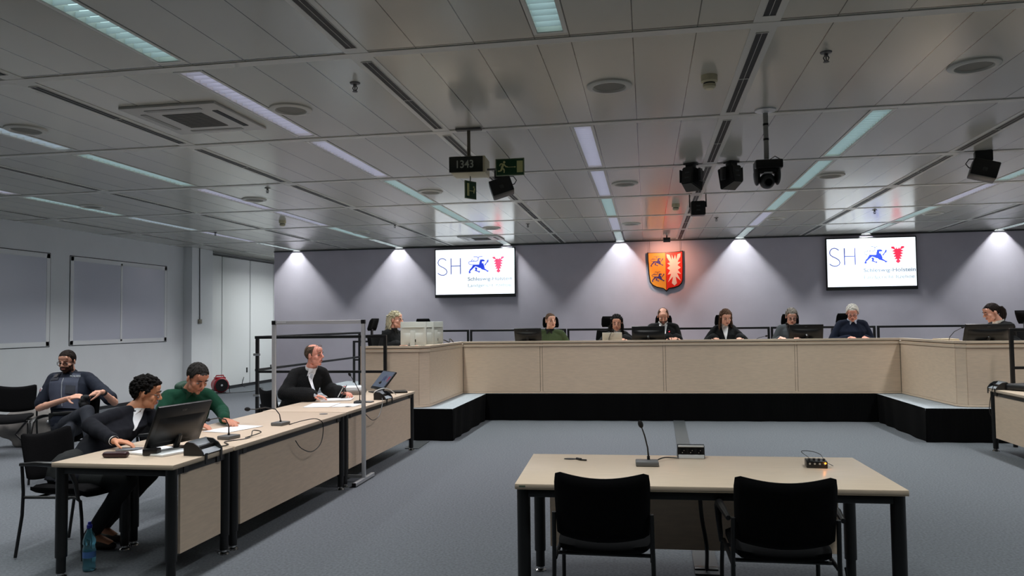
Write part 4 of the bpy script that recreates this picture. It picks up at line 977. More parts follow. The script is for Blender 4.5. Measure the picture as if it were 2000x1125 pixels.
def person(name_lb, head, hyaw, hpitch, body_yaw, pelvis, elbows, wrists, hands, skinc=(196, 150, 128), hairc=(60, 45, 35), hair='short', cloth=None, hs=1.0, bs=1.0,
           floor=0.0, legs=None, glasses=None, beard=None, brow=None, shirt=None, tie=None, sleeve=1.0, sleeve_r=(.062, .05, .04), bulk=1.0, fold=.004, hroll=0, lips=(176, 108, 96), vox=.0058, collar=None,
           trousers=(16, 17, 20), shoes=(12, 12, 13), undershirt=None, looks_down=False, vdepth=.2, vwid=.055, skirt=False, shw=.165, open_jacket=False, neckwidth=1.0, cat='person'):
    head = V(head); pelvis = V(pelvis)
    root = thing('person', name_lb, 'person', (pelvis.x, pelvis.y, floor), 0)
    O = V((pelvis.x, pelvis.y, floor))
    hd = head-O; pv = pelvis-O; EL = [V(e)-O for e in elbows]; WR = [V(w_)-O for w_ in wrists]
    th = R(body_yaw); f = V((math.sin(th), -math.cos(th), 0)); e = V((math.cos(th), math.sin(th), 0))
    ty = R(hyaw); tp = R(hpitch)
    fh = V((math.sin(ty)*math.cos(tp), -math.cos(ty)*math.cos(tp), -math.sin(tp))); eh = V((math.cos(ty), math.sin(ty), 0)); uh = -(eh.cross(fh))
    if uh.z < 0: uh = -uh
    if hroll: q = Matrix.Rotation(R(hroll), 3, fh); eh = q @ eh; uh = q @ uh
    TH = Matrix((-eh, fh, uh)).transposed().to_4x4(); TH = Matrix.Translation(hd) @ TH @ Matrix.Scale(hs, 4)
    HP = lambda x, y, z: TH @ V((x, y, z))
    nape = HP(0, -.035, -.11)
    # neck base: blends from the head toward the shoulders
    base = nape+(pv-nape).normalized()*.035*bs-V((0, 0, .012*bs))-f*(.01+.0009*max(0, hpitch))
    spine = (base-pv); up = spine.normalized(); fr = (f-up*f.dot(up)).normalized(); sd = e
    sh = [base-up*.05*bs-sd*shw*bs, base-up*.05*bs+sd*shw*bs]
    chest = pv+spine*.66; waist = pv+spine*.33
    sk = skin(skinc)
    # --- body
    m = M()
    m.T = TH
    m.ico((0, -.012, .032), (.073, .092, .085), 4); m.ico((0, .02, -.028), (.06, .066, .084), 3); m.ico((0, .03, -.078), (.046, .048, .038), 3); m.ico((0, .068, -.1), (.02, .017, .017), 2)
    for s_ in (-1, 1):
        m.ico((s_*.037, .05, -.028), (.026, .03, .03), 2); m.ico((s_*.0765, -.006, -.006), (.009, .02, .033), 2, Matrix.Rotation(s_*R(-18), 4, 'Z')); m.ico((s_*.0115, .1, -.03), (.0085, .01, .008), 2); m.cyl((s_*.01, .087, .02), (s_*.038, .08, .022), .011, .009, 10); m.ico((s_*.044, .03, -.07), (.02, .03, .03), 2)
    m.cyl((0, .084, .018), (0, .113, -.02), .0085, .0115, 12); m.ico((0, .112, -.022), .012, 2); m.ico((0, .078, -.06), (.027, .016, .022), 2); m.ico((0, .072, .055), (.05, .02, .035), 2)
    m.T = Matrix.Identity(4)
    nr = .054*neckwidth
    m.cyl(HP(0, -.02, -.04), HP(0, -.022, -.085), nr, nr, 20); m.cyl(HP(0, -.022, -.085), base+fr*.0, nr, .062*bs, 20); m.ico(base, .062*bs, 2)
    limb(m, [pv, waist, chest], [.095*bs, .085*bs, .095*bs])
    m.cyl(sh[0], sh[1], .045*bs, .045*bs, 14); limb(m, [base-up*.03, sh[0]], [.048*bs, .042*bs]); limb(m, [base-up*.03, sh[1]], [.048*bs, .042*bs])
    for k in (0, 1):
        limb(m, [sh[k], EL[k], WR[k]], [.046*bs, .038*bs, .026*bs]); m.ico(EL[k]+(WR[k]-EL[k])*.25, .041*bs, 2)
        H = hands[k]
        if H: hand(m, WR[k], H[0], H[1], H[2], H[3] if len(H) > 3 else .5, bs*1.02, .2)
    hip = [pv-sd*.085*bs-V((0, 0, .01)), pv+sd*.085*bs-V((0, 0, .01))]
    if legs is None:
        kn = [hip[k]+f*.33*bs+sd*(-.06 if k == 0 else .06)+V((0, 0, .0)) for k in (0, 1)]
        an = [V((kn[k].x, kn[k].y, .09))-f*.12 for k in (0, 1)]
        legs_ = [(kn[k], an[k], (an[k]+f*.17-V((0, 0, .06)))) for k in (0, 1)]
    else: legs_ = [tuple(V(p)-O for p in L) for L in legs]
    for k in (0, 1): limb(m, [hip[k], legs_[k][0], legs_[k][1]], [.075*bs, .05*bs, .036*bs]); limb(m, [legs_[k][1], legs_[k][2]], [.034, .026])
    body = bake(m.build('body', sk, root), vox, 3)
    # --- eyes, brows, lips
    m = M(); m.T = TH
    for s_ in (-1, 1): m.ico((s_*.0315, .0765, .0), (.0135, .0112, .0065 if not looks_down else .0035), 2)
    m.build('eyes', mat('eye_white', (165, 155, 148), .4), root)
    m = M(); m.T = TH
    for s_ in (-1, 1): m.ico((s_*.0315, .0855, -.001), (.0058, .0035, .006 if not looks_down else .003), 2)
    m.build('irises', mat('iris_dark', (35, 28, 22), .2), root)
    bc = brow or hairc
    m = M(); m.T = TH
    for s_ in (-1, 1): m.tube([(s_*.012, .0955, .025), (s_*.03, .0955, .031), (s_*.05, .079, .024)], [.0032, .0038, .002], 6)
    m.build('eyebrows', hairm(bc), root)
    m = M(); m.T = TH
    for z_, r_ in ((-.0555, .0052), (-.064, .006)): m.ico((0, .0918, z_), (.0205, .0072, r_), 2)
    m.build('lips', mat('lips_%d' % lips[0], lips, .45), root)
    # --- hair
    if hair:
        hm = hairm(hairc); m = M()
        thick = {'buzz': 1.035, 'short': 1.07, 'receding': 1.055, 'full': 1.13, 'curlywhite': 1.12, 'afro': 1.16, 'long': 1.09, 'longcurly': 1.1, 'ponytail': 1.06, 'fringe': 1.12}.get(hair, 1.07)
        hl = 'receding' if hair == 'receding' else ('fringe' if hair == 'fringe' else '')
        r_ = bmesh.ops.create_icosphere(m.bm, subdivisions=5, radius=1)
        na = {'buzz': .001, 'short': .0035, 'receding': .003, 'full': .007, 'curlywhite': .012, 'afro': .014, 'long': .005, 'longcurly': .012, 'ponytail': .003, 'fringe': .012}.get(hair, .004)
        for v in r_['verts']:
            p = V((v.co.x*.073, v.co.y*.092, v.co.z*.085)); az = math.degrees(math.atan2(abs(p.x), p.y)); zz = p.z+.032
            dlt = zz-hairline(az, hl)
            if hair == 'receding' and zz > .095 and p.y > -.045: dlt = min(dlt, (-(p.y)-.03)*.6)
            k = max(0, min(1, .5+dlt/.014)); k = k*k*(3-2*k)
            fac = .9+(thick-.9)*k
            if dlt < -.0 and az > 100: fac = .93
            nn = noise.noise(p*60+V((hd.x, 0, 0)))*na*k+noise.noise(p*25)*na*.8*k
            q = p*(fac+nn/.085); v.co = TH @ V((q.x, q.y-.012, q.z+.032))
        rr = random.Random(int(abs(hd.x*100))+5)
        if hair in ('afro', 'curlywhite', 'longcurly', 'fringe'):
            nb = {'afro': 260, 'curlywhite': 110, 'longcurly': 90, 'fringe': 70}[hair]; c = 0
            while c < nb:
                d = V((rr.gauss(0, 1), rr.gauss(0, 1), rr.gauss(0, 1))).normalized(); p = V((d.x*.073, d.y*.092, d.z*.085)); az = math.degrees(math.atan2(abs(p.x), p.y))
                if p.z+.032 < hairline(az, hl)+.004: continue
                q = p*(thick+rr.uniform(-.02, .06)); s_ = rr.uniform(.009, .016)*(1.25 if hair == 'afro' else 1)
                m.ico(TH @ V((q.x, q.y-.012, q.z+.032)), (s_*hs, s_*hs, s_*hs*rr.uniform(.7, 1.1)), 1); c += 1
        if hair in ('short', 'receding', 'buzz', 'full', 'ponytail', 'long'):
            c = 0; nb = 170
            for _ in range(1200):
                if c >= nb: break
                d = V((rr.gauss(0, 1), rr.gauss(0, 1), rr.gauss(0, 1))).normalized(); p = V((d.x*.073, d.y*.092, d.z*.085)); az = math.degrees(math.atan2(abs(p.x), p.y)); zz = p.z+.032
                if zz < hairline(az, hl)+.006 or (hair == 'receding' and zz > .088 and p.y > -.05): continue
                q = p*(thick-.012); s_ = .011 if hair != 'full' else .014
                tn = (V((0, -.3, 1))-d*V((0, -.3, 1)).dot(d)).normalized(); Rm = Matrix((d.cross(tn), d, tn)).transposed().to_4x4()
                m.ico(TH @ V((q.x, q.y-.012, q.z+.032)), (s_*.5*hs, s_*.42*hs, s_*1.7*hs), 1, (TH.to_3x3().normalized().to_4x4()) @ Rm); c += 1
        if hair in ('long', 'longcurly', 'fringe'):
            n_ = 46
            for i in range(n_):
                a0 = {'long': 82, 'longcurly': 76, 'fringe': 104}[hair]; az = R(a0+(360-2*a0)*i/(n_-1)); L = {'long': .24, 'longcurly': .25, 'fringe': .37}[hair]*rr.uniform(.82, 1.08)
                amp = {'long': .006, 'longcurly': .014, 'fringe': .013}[hair]; ph = rr.uniform(0, 6); pts = []; rs = []
                for j in range(9):
                    u = j/8; rad = 1.03+.1*math.sin(min(1, u*1.6)*PI/2)+.22*u*u
                    x = math.sin(az)*.073*rad; y = math.cos(az)*.092*rad-.012-.01*u
                    if y > .03 and u > .2: y = .03
                    z_ = .06-L*u-.0
                    pts.append(HP(x+amp*math.sin(ph+u*13), y+amp*math.cos(ph*1.3+u*12), z_) if u < .25 else HP(x+amp*math.sin(ph+u*13), y+amp*math.cos(ph*1.3+u*12), .06-L*.25)+V((0, 0, -(L*(u-.25)*hs))) + (HP(x, y, 0)-HP(0, 0, 0))*0)
                    rs.append((.013-.006*u)*hs)
                m.tube(pts, rs, 6)
        if hair == 'ponytail':
            a = HP(0, -.1, .03); m.ico(a, .03*hs, 2)
            bk = V((-fh.x, -fh.y, 0)).normalized()
            for i in range(26):
                o_ = V((rr.gauss(0, .011), rr.gauss(0, .011), 0)); m.tube([a, a+bk*.035+o_*.6+V((0, 0, .012)), a+bk*.06+o_+V((0, 0, -.03)), a+bk*.062+o_*1.4+V((0, 0, -.09)), a+bk*.05+o_*1.5+V((0, 0, -.14)), a+bk*.035+o_*1.5+V((0, 0, -.185+rr.uniform(-.02, .03)))], [.012, .016, .018, .017, .013, .005], 6)
        m.build('hair', hm, root, ang=75)
    TI = TH.inverted(); bme = body.data
    if beard: bme.materials.append(hairm(beard))
    if hair: bme.materials.append(hairm(hairc))
    hi_ = len(bme.materials)-1
    if beard or hair:
        for p_ in bme.polygons:
            c = TI @ p_.center
            if c.length > .17: continue
            az = math.degrees(math.atan2(abs(c.x), c.y+.012)); ax = abs(c.x)
            if beard and c.y > -.012 and ax < .074:
                lo_ = c.z < (-.07 if ax < .015 else -.045) or (ax > .05 and c.z < -.03+.0) or (ax > .062 and c.z < .01)
                mu = ax < .032 and -.057 < c.z < -.041
                if (lo_ or mu) and not (c.z < -.122) and not (c.z < -.108 and c.y < .03): p_.material_index = 1
            if hair and ax < .082 and c.z > hairline(az, '')+.004 and not (hair == 'receding' and c.z > .085 and c.y > -.05) and not (hair == 'receding' and az < 62) and not (ax > .072 and c.z < .03): p_.material_index = hi_
    if glasses:
        gm = mat('glasses_'+glasses, {'dark': (20, 18, 18), 'thin': (110, 90, 78)}[glasses], .3, metal=.3); rr_ = .0016 if glasses == 'thin' else .0024
        zo = -.003; g = thing('glasses', '', ''); bpy.data.objects.remove(g)
        m = M(); m.T = TH
        for s_ in (-1, 1):
            m.tube([(s_*.033+.021*math.cos(a), .103-.004*abs(math.cos(a)), zo+.0165*math.sin(a)) for a in [2*PI*k/16 for k in range(17)]], rr_, 6)
            m.tube([(s_*.054, .098, zo+.006), (s_*.076, .06, zo+.008), (s_*.081, -.005, zo+.012)], rr_, 6)
        m.tube([(-.012, .106, zo+.004), (0, .109, zo+.006), (.012, .106, zo+.004)], rr_, 6); m.build('glasses', gm, root)
    # --- trousers and shoes
    m = M(); limb(m, [pv-sd*.04, pv+sd*.04], [.135*bs*bulk, .135*bs*bulk])
    for k in (0, 1): limb(m, [hip[k], legs_[k][0], legs_[k][1]-V((0, 0, .02))], [.093*bs, .068*bs, .05*bs])
    tr = bake(m.build('trousers', mat('trousers_%d_%d_%d' % trousers, trousers, .85, bump=.2, scale=200), root), .009, 4); folds(tr, .004, 11, 3)
    m = M()
    for k in (0, 1):
        a, b_ = legs_[k][1], legs_[k][2]; dd = (b_-a); hz = V((dd.x, dd.y, 0)).normalized()
        an_z = max(.035, min(a.z, b_.z)-.0)
        if b_.z < .12: p0 = V((a.x, a.y, .038))-hz*.035; p1 = V((a.x, a.y, .034))+hz*.1; p2 = V((a.x, a.y, .028))+hz*.19
        else: p0, p1, p2 = a-hz*.03, a+dd*.6, b_
        limb(m, [p0, p1, p2], [.036, .038, .026]); m.cyl(a, p0+hz*.03, .038, .036)
    sh_ = bake(m.build('shoes', mat('shoe_%d' % shoes[0], shoes, .4), root), .008, 3)
    for v in sh_.data.vertices: v.co.z = max(v.co.z, .004) if legs is None or True else v.co.z
    # --- upper garment
    cl = mat('cloth_%s_%d' % (cloth[0], cloth[1][0]), cloth[1], cloth[2] if len(cloth) > 2 else .9, spec=.25, bump=.25, scale=220, sheen=.0)
    m = M(); N = 10; rings = []
    prof = [(-.06, .155, .125), (.04, .165, .135), (.2, .155, .12), (.4, .158, .118), (.58, .172, .125), (.74, .18, .122), (.86, .172, .105), (.94, .13, .085), (1.0, .082, .066), (1.03, .065, .056)]
    ks = shw/.165
    for (u, rx, ry) in prof:
        if .5 < u < .97: rx *= .35+.65*ks
        c = pv+spine*u+fr*(.02*math.sin(max(0, min(1, u))*PI)); rx *= bs*bulk if u < .9 else bs; ry *= bs*(bulk if u < .8 else 1)
        rings.append([m.bm.verts.new(c+sd*rx*math.copysign(abs(math.cos(a))**.85, math.cos(a))+fr*ry*math.copysign(abs(math.sin(a))**.85, math.sin(a))) for a in [2*PI*k/24 for k in range(24)]])
    for i in range(len(rings)-1):
        for k in range(24): m.bm.faces.new((rings[i][k], rings[i][(k+1) % 24], rings[i+1][(k+1) % 24], rings[i+1][k]))
    m.bm.faces.new(rings[0][::-1]); m.bm.faces.new(rings[-1])
    for k in (0, 1):
        a, b_, c = sleeve_r
        limb(m, [base-up*.022*bs+(sh[k]-base)*.12, sh[k]], [.062*bs, (a)*bs])
        if sleeve >= 1:
            wr = WR[k]-(WR[k]-EL[k]).normalized()*.03*sleeve; limb(m, [sh[k], EL[k], wr], [a*bs, b_*bs, c*bs])
        else: limb(m, [sh[k], sh[k]+(EL[k]-sh[k])*sleeve], [a*bs, (b_+.006)*bs])
    if skirt:
        kn = [L[0] for L in legs_]
        limb(m, [pv, (kn[0]+kn[1])/2+V((0, 0, .01))], [.17*bs, .13*bs]); limb(m, [pv-V((0, 0, .02)), pv-f*.06-V((0, 0, .2))], [.17, .16])
    g = bake(m.build(cloth[0], cl, root), .0075, 5); folds(g, fold, 10, hd.x*3)
    g.data.update()
    bv = BVHTree.FromPolygons([v.co.copy() for v in g.data.vertices], [tuple(p.vertices) for p in g.data.polygons])
    def decal(nm, inside, u0, u1, v0, v1, mt, off=.004, n=40, parent=None):
        """lay a thin sheet on the garment front; (u, v) are sideways and up from the neck base"""
        m = M(); G = {}
        for i in range(n+1):
            for j in range(n+1):
                u, v = u0+(u1-u0)*i/n, v0+(v1-v0)*j/n
                if not inside(u, v): continue
                o_ = base+sd*u*bs+up*v*bs+fr*.4; hit = bv.ray_cast(o_, -fr, .6)
                if hit[0] is None or (hit[0]-base).dot(fr) < -.02: continue
                G[i, j] = m.bm.verts.new(hit[0]+fr*off)
        for (i, j) in list(G):
            q = [(i, j), (i+1, j), (i+1, j+1), (i, j+1)]
            if all(k in G for k in q): m.bm.faces.new([G[k] for k in q])
        if not m.bm.faces: m.bm.free(); return None
        for _ in range(6): bmesh.ops.smooth_vert(m.bm, verts=[v for v in m.bm.verts if not v.is_boundary], factor=.5, use_axis_x=True, use_axis_y=True, use_axis_z=True)
        ex = bmesh.ops.extrude_face_region(m.bm, geom=m.bm.faces[:])
        sv = [v for v in m.bm.verts]
        for v in ex['geom']:
            if isinstance(v, bmesh.types.BMVert): v.co += -fr*.006
        return m.build(nm, mt, root, ang=60)
    def strip(nm, w0, w1, v0, v1, mt, off=.004, n=14):
        m = M(); G = []
        for j in range(n+1):
            row = []
            for i in range(9):
                v = v0+(v1-v0)*j/n; u = (i/4-1)*(w0+(w1-w0)*j/n); o_ = base+sd*u*bs+up*v*bs+fr*.4; hit = bv.ray_cast(o_, -fr, .5)
                p_ = hit[0] if hit[0] is not None else o_-fr*.34
                row.append(p_+fr*off)
            G.append(row)
        for _ in range(3):
            G = [[(G[j][i]*2+G[max(0, j-1)][i]+G[min(n, j+1)][i])/4 for i in range(9)] for j in range(n+1)]
        gv = [[m.bm.verts.new(p_) for p_ in row] for row in G]
        for j in range(n):
            for i in range(8): m.bm.faces.new((gv[j][i], gv[j][i+1], gv[j+1][i+1], gv[j+1][i]))
        ex = bmesh.ops.extrude_face_region(m.bm, geom=m.bm.faces[:])
        for v in ex['geom']:
            if isinstance(v, bmesh.types.BMVert): v.co += -fr*.008
        return m.build(nm, mt, root, ang=60)
    if shirt:
        sm_ = mat('shirt_%d_%d' % (shirt[0], shirt[2]), shirt, .75)
        strip('shirt_front', .004, vwid, -vdepth, .01, sm_, .006)
    if collar:
        cmm = mat('collar_%d_%d' % (collar[0], collar[2]), collar, .75)
        m = M()
        for s_ in (-1, 1):          # two collar wings round the neck, meeting at the throat
            pts = []
            for k in range(9):
                a = PI*k/8; pts.append(base+up*(.03-.0*k)*bs+sd*s_*.066*bs*math.sin(a)*1.0-fr*.06*bs*math.cos(a)+fr*.012)
            for w_i in range(8):
                p, q = pts[w_i], pts[w_i+1]; dz = up*(.016+.0*w_i)
                m.prism([p-dz*1.2, q-dz*1.2, q+dz, p+dz], (p-base).normalized()*.005)
            tip = base+fr*.085*bs+sd*s_*.045*bs-up*.045*bs
            m.prism([pts[8]+up*.02, pts[6]+up*.018, tip, pts[8]-up*.02], fr*.005)
        bake(m.build('collar', cmm, root), .003, 1)
    if tie: strip('tie', .02, .013, -.13, -.01, mat('tie_%d' % tie[0], tie, .6), .011)
    if open_jacket: pass
    return root, dict(HP=HP, base=base, sd=sd, up=up, fr=fr, sh=sh, EL=EL, WR=WR, O=O, pv=pv, decal=decal, TH=TH, g=g, bv=bv, hd=hd, f=f)
robe = ('robe', (13, 14, 16), .85)
RB = dict(cloth=robe, sleeve_r=(.064, .08, .088), bulk=1.1, fold=.009, skirt=False)
FL = ((0, -1, 0), (0, 0, 1))
def bench_person(lb, x, hz, hx=0, yaw=0, pitch=20, byaw=0, y=12.97, hands_=((-.12, 1.32), (.12, 1.32)), ew=.28, **k):
    """someone seated behind the bench, forearms on the worktop"""
    el = ((x-ew, y+.1, 1.21), (x+ew, y+.1, 1.21)); wr = tuple((x+hx_, 12.84, hz_-.025) for hx_, hz_ in hands_)
    a = dict(hs=1.1, bs=1.1, floor=PZ, looks_down=pitch > 12, vox=.0065); a.update(k)
    return person(lb, (x+hx, y, hz), yaw, pitch, byaw, (x, y+.17, PZ+.53), el, wr, (((.25, -1, 0), (0, 0, 1), 1, .5), ((-.25, -1, 0), (0, 0, 1), -1, .5)), **a)
bench_person('person with very short hair in an olive green pullover, looking sideways behind the bench', -1.62, 1.615, yaw=32, pitch=2, hair='buzz', hairc=(92, 70, 56), cloth=('pullover', (64, 76, 50), .95), collar=(16, 18, 20), skinc=(205, 158, 138), fold=.006, sleeve_r=(.068, .056, .045), hands_=((-.1, 1.1), (.1, 1.1)), bulk=1.1)
bench_person('robed judge with dark curly shoulder-length hair and glasses behind a pale laptop', -.5, 1.575, yaw=0, pitch=14, hair='longcurly', hairc=(24, 20, 19), skinc=(190, 142, 122), glasses='thin', lips=(176, 40, 48), shw=.12, ew=.26, shirt=(220, 222, 224), collar=(225, 226, 228), **RB)
bench_person('robed judge with receding hair and grey beard, head bowed, beside a lit microphone', .27, 1.675, yaw=0, pitch=30, hair='receding', hairc=(88, 66, 54), beard=(112, 92, 84), shw=.175, ew=.25, skinc=(205, 152, 132), shirt=(228, 229, 232), collar=(232, 233, 235), vwid=.065, vdepth=.24, hands_=((.1, 1.33), (.2, 1.33)), **RB)
bench_person('robed judge with long brown hair and white blouse reading at the bench', 1.28, 1.645, yaw=10, pitch=26, hair='long', hairc=(84, 62, 48), skinc=(205, 155, 135), shw=.115, ew=.3, shirt=(228, 229, 232), collar=(232, 233, 235), hands_=((-.2, 1.32), (.2, 1.32)), **RB)
bench_person('person in grey jacket and black turtleneck with short greying hair and low glasses', 2.31, 1.64, yaw=-2, pitch=24, hair='full', hairc=(110, 103, 96), glasses='dark', skinc=(205, 156, 138), cloth=('jacket', (66, 70, 74), .9), shw=.135, ew=.26, shirt=(12, 12, 14), collar=(12, 12, 14), vwid=.08, vdepth=.3, hands_=((-.2, 1.32), (.05, 1.32)), sleeve_r=(.066, .055, .045), neckwidth=1.05)
bench_person('man with white curly hair in a navy pullover and pale shirt collar, writing', 3.24, 1.69, yaw=-14, pitch=28, hair='full', shw=.15, ew=.31, hairc=(214, 210, 202), brow=(150, 145, 135), glasses='dark', skinc=(208, 150, 132), cloth=('pullover', (20, 28, 46), .92), collar=(196, 208, 228), bulk=1.2, sleeve_r=(.074, .062, .05), hands_=((-.08, 1.32), (.14, 1.32)), fold=.007)
# blonde woman at the left wing, profile
person('robed woman with long wavy blonde hair in profile behind the white monitors', (-3.79, 11.2, 1.66), 84, 2, 80, (-3.92, 11.28, PZ+.52), ((-3.92, 10.98, 1.18), (-3.95, 11.5, 1.18)), ((-3.68, 11.0, 1.28), (-3.68, 11.4, 1.28)), (((1, 0, 0), (0, 0, 1), 1, .4), ((1, 0, 0), (0, 0, 1), -1, .4)),
       hair='fringe', hairc=(188, 178, 152), skinc=(206, 152, 134), glasses='thin', floor=PZ, hs=1.08, bs=1.05, collar=(16, 17, 20), vox=.0065, **RB)
person('robed woman with dark ponytail and white collar at the bench right wing', (4.72, 11.6, 1.66), -84, 18, -75, (4.98, 11.72, PZ+.52), ((4.95, 11.38, 1.2), (4.95, 11.98, 1.18)), ((4.7, 11.42, 1.28), (4.7, 11.75, 1.28)), (((-1, 0, 0), (0, 0, 1), 1, .4), ((-1, 0, 0), (0, 0, 1), -1, .4)),
       hair='ponytail', hairc=(30, 22, 19), skinc=(190, 142, 124), floor=PZ, hs=1.06, bs=1.05, collar=(226, 224, 220), shirt=(226, 224, 220), looks_down=True, vox=.0065, **RB)
# police officer
_, I = person('seated police officer with glasses and short beard in dark blue vest, fiddling with black gloves', (-6.22, 7.36, 1.235), 12, 12, 14, (-6.03, 7.2, .56), ((-6.4, 7.18, .75), (-5.47, 7.14, .82)), ((-5.87, 6.97, .875), (-5.46, 6.95, .945)),
       (((.92, -.1, .25), (.1, -.6, .8), 1, .45), ((-.85, -.15, -.1), (.1, -.5, .85), -1, .55)), hair='short', hairc=(34, 26, 22), beard=(70, 50, 40), glasses='dark', skinc=(194, 146, 124), cloth=('uniform_shirt', (22, 28, 42), .85), sleeve=.85, sleeve_r=(.066, .064, .05), bulk=1.15, shw=.18, fold=.005,
       legs=[((-5.56, 6.86, .76), (-5.3, 6.6, .44), (-5.22, 6.46, .4)), ((-5.72, 6.78, .57), (-5.68, 6.74, .1), (-5.66, 6.56, .04))], trousers=(20, 26, 38), vox=.005, collar=(18, 22, 34))
vest = mat('vest_blue', (44, 50, 68), .8, bump=.2, scale=200)
I['decal']('vest', lambda u, v: (abs(u) < .15 and v < -.09) or (.06 < abs(u) < .145 and v < -.015), -.16, .16, -.46, -.01, vest, .014, 50)
I['decal']('chest_pocket', lambda u, v: True, -.135, -.05, -.13, -.09, mat('vest_dark', (26, 30, 42), .8), .022, 8)
I['decal']('chest_pocket', lambda u, v: True, .04, .13, -.3, -.2, mat('vest_dark', (26, 30, 42), .8), .022, 8)
I['decal']('radio_clip', lambda u, v: True, -.115, -.07, -.08, -.03, blackp, .028, 8)
I['decal']('zip', lambda u, v: True, -.003, .003, -.44, -.1, mat('zip_silver', (130, 134, 140), .4), .019, 30)
Tt = Matrix((I['sd'], I['up'], I['fr'])).transposed().to_4x4(); bb = I['base']
hit = I['bv'].ray_cast(bb+I['sd']*.1+I['up']*-.07+I['fr']*.4, -I['fr'], .6)[0] or bb
Tt.translation = hit+I['fr']*.026-I['sd']*.045+I['up']*-.012
text('name_patch', 'POLIZEI', .032, mat('patch_silver', (180, 186, 190), .5), I['g'].parent, Tt, thick=.002)
m = M(); a = I['sh'][0]+(I['EL'][0]-I['sh'][0])*.45; o_ = (-I['sd']*.6+I['fr']*.7).normalized(); m.cyl(a+o_*.062, a+o_*.07, .032, .03, 6); m.build('sleeve_badge', mat('badge_white', (170, 165, 170), .6), I['g'].parent)
m = M(); m.cyl(a+o_*.0705, a+o_*.072, .018, .016, 3); m.build('badge_leaf', mat('badge_red', (150, 34, 44), .6), I['g'].parent)
m = M(); w_ = I['WR'][1]; d = (I['WR'][1]-I['EL'][1]).normalized(); m.cyl(w_-d*.03, w_-d*.005, .033, .033, 20); m.build('wristwatch', blackp, I['g'].parent)
m = M(); m.tube([I['HP'](.08, -.01, -.02), I['HP'](.095, -.02, -.06), I['HP'](.09, -.03, -.11), I['base']-I['sd']*.09+I['up']*.03], .0015, 6); m.build('earpiece_wire', mat('wire_clear', (150, 150, 150), .4), I['g'].parent)
m = M(); m.cyl(I['pv']-I['sd']*.12+I['fr']*.1+V((0, 0, .1)), I['pv']+I['sd']*.12+I['fr']*.12+V((0, 0, .1)), .022); m.box(I['pv']-I['sd']*.15+I['fr']*.07+V((0, 0, .06)), (.06, .05, .12), bev=.01); m.build('belt', blackp, I['g'].parent)
t = thing('gloves', 'crumpled black gloves in the hands of the police officer', 'gloves', (-5.61, 6.9, .865))
m = M()
for i in range(9): m.ico((random.uniform(-.05, .05), random.uniform(-.02, .02), random.uniform(-.05, .03)), (.035, .03, .03), 2)
bake(m.build('gloves_body', mat('glove_black', (16, 17, 20), .8), t), .006, 4)
# leaning lawyer in dark suit
_, I = person('dark curly-haired lawyer in navy suit leaning across toward the man in green', (-3.93, 5.5, 1.08), 112, 14, 86, (-4.12, 4.98, .55), ((-4.08, 5.06, .88), (-3.78, 5.55, .8)), ((-3.74, 4.88, .80), (-3.58, 5.33, .79)),
       (((.92, .2, -.15), (-.1, 0, 1), 1, .5), ((.9, .1, 0), (0, 0, 1), -1, .5)), hair='afro', hairc=(17, 14, 13), glasses='thin', skinc=(188, 132, 102), cloth=('suit_jacket', (20, 22, 30), .9), sleeve_r=(.07, .06, .048), fold=.008, bulk=1.25, shw=.17,
       legs=[((-3.7, 4.98, .5), (-4.02, 5.0, .1), (-3.85, 5.0, .04)), ((-3.72, 5.26, .5), (-4.1, 5.2, .1), (-3.95, 5.18, .04))], trousers=(15, 19, 21), shoes=(38, 30, 24), collar=(232, 234, 238), shirt=(232, 234, 238), vwid=.06, hs=1.02, vox=.005)
m = M(); w_ = I['WR'][0]; d = (w_-I['EL'][0]).normalized(); m.cyl(w_-d*.055, w_-d*.0, .036, .035, 18); w_ = I['WR'][1]; d = (w_-I['EL'][1]).normalized(); m.cyl(w_-d*.055, w_-d*.0, .036, .035, 18); m.build('shirt_cuffs', mat('collar_232_238', (232, 234, 238), .7), I['g'].parent)
# man in green hoodie
_, I = person('dark-haired man in dark green hoodie bending over the desk, hand on a paper', (-3.9, 6.15, 1.15), 62, 32, 50, (-4.18, 6.32, .55), ((-4.12, 5.95, .82), (-3.8, 6.38, .84)), ((-3.74, 5.86, .79), (-3.62, 6.12, .79)),
       (((.95, -.1, -.12), (0, 0, 1), 1, .35), ((.8, -.5, -.05), (0, 0, 1), -1, .4)), hair='short', hairc=(44, 42, 40), skinc=(178, 122, 100), cloth=('hoodie', (20, 66, 48), .95), sleeve_r=(.07, .06, .046), fold=.008, bulk=1.12, collar=(20, 66, 48), hs=1.08, vox=.005, trousers=(24, 34, 32), looks_down=True,
       legs=[((-3.72, 6.12, .5), (-3.8, 6.1, .1), (-3.62, 6.1, .04)), ((-3.76, 6.5, .5), (-3.85, 6.5, .1), (-3.68, 6.5, .04))])
m = M(); bse = I['base']
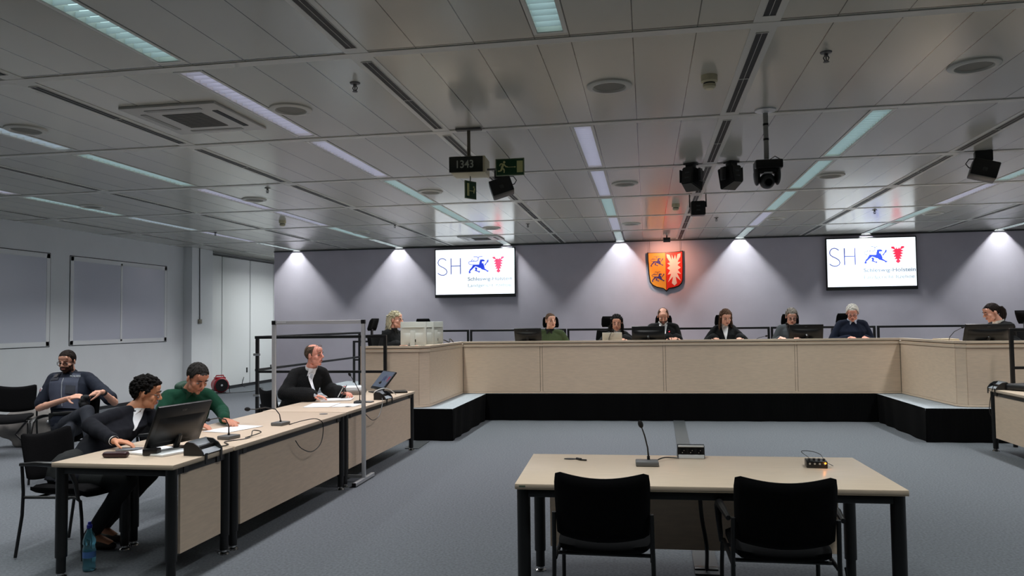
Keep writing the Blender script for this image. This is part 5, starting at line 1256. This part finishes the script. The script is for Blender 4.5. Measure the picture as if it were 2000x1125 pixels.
for k in range(14):
    a = PI*(.18+.64*k/13); m.ico(bse+I['sd']*math.cos(a)*.1-I['fr']*(math.sin(a)*.085-.01)+I['up']*(.025), (.04, .04, .045), 2)
bake(m.build('hood', mat('cloth_hoodie', (20, 66, 48)), I['g'].parent), .007, 5)
# robed lawyer at the far left desk
_, I = person('robed lawyer with thinning hair and glasses pushed up, seated behind the silver frame', (-3.79, 8.3, 1.25), 82, -2, 48, (-4.14, 8.42, .55), ((-4.02, 8.04, .83), (-3.75, 8.58, .84)), ((-3.72, 8.12, .80), (-3.52, 8.42, .80)),
       (((.95, .1, -.05), (0, 0, 1), 1, .5), ((.8, -.3, .1), (0, 0, 1), -1, .7)), hair='receding', hairc=(92, 76, 62), skinc=(206, 142, 122), hs=1.06, collar=(232, 234, 238), shirt=(232, 234, 238), tie=(186, 192, 200), vwid=.042, vdepth=.16, vox=.005, bs=1.02,
       legs=[((-3.72, 8.12, .5), (-3.8, 8.1, .1), (-3.62, 8.1, .04)), ((-3.76, 8.5, .5), (-3.85, 8.5, .1), (-3.68, 8.5, .04))], **RB)
m = M()
for k in (0, 1): w_ = I['WR'][k]; d = (w_-I['EL'][k]).normalized(); m.cyl(w_-d*.06, w_, .04, .036, 18)
m.build('shirt_cuffs', mat('collar_232_238', (232, 234, 238), .7), I['g'].parent)
m = M(); m.T = I['TH']
for s_ in (-1, 1): m.tube([(s_*.031+.02*math.cos(a), .066-.0125*math.sin(a), .1+.01*math.sin(a)) for a in [2*PI*k/14 for k in range(15)]], .002, 6); m.tube([(s_*.051, .062, .1), (s_*.07, .03, .08), (s_*.081, -.02, .05)], .002, 6)
m.build('pushed_up_glasses', mat('glasses_thin', (110, 90, 78), .3), I['g'].parent)
m = M(); m.box((-3.45, 8.35, .83), (.012, .075, .15), rot=(R(20), R(25), R(20)), bev=.004); tag(m.build('smartphone', blackp), 'black phone held by the robed lawyer', 'phone')
m = M(); m.cyl((-3.5, 8.3, .77), (-3.44, 8.34, .9), .005); tag(m.build('pen', whitep), 'white pen held by the robed lawyer', 'pen')
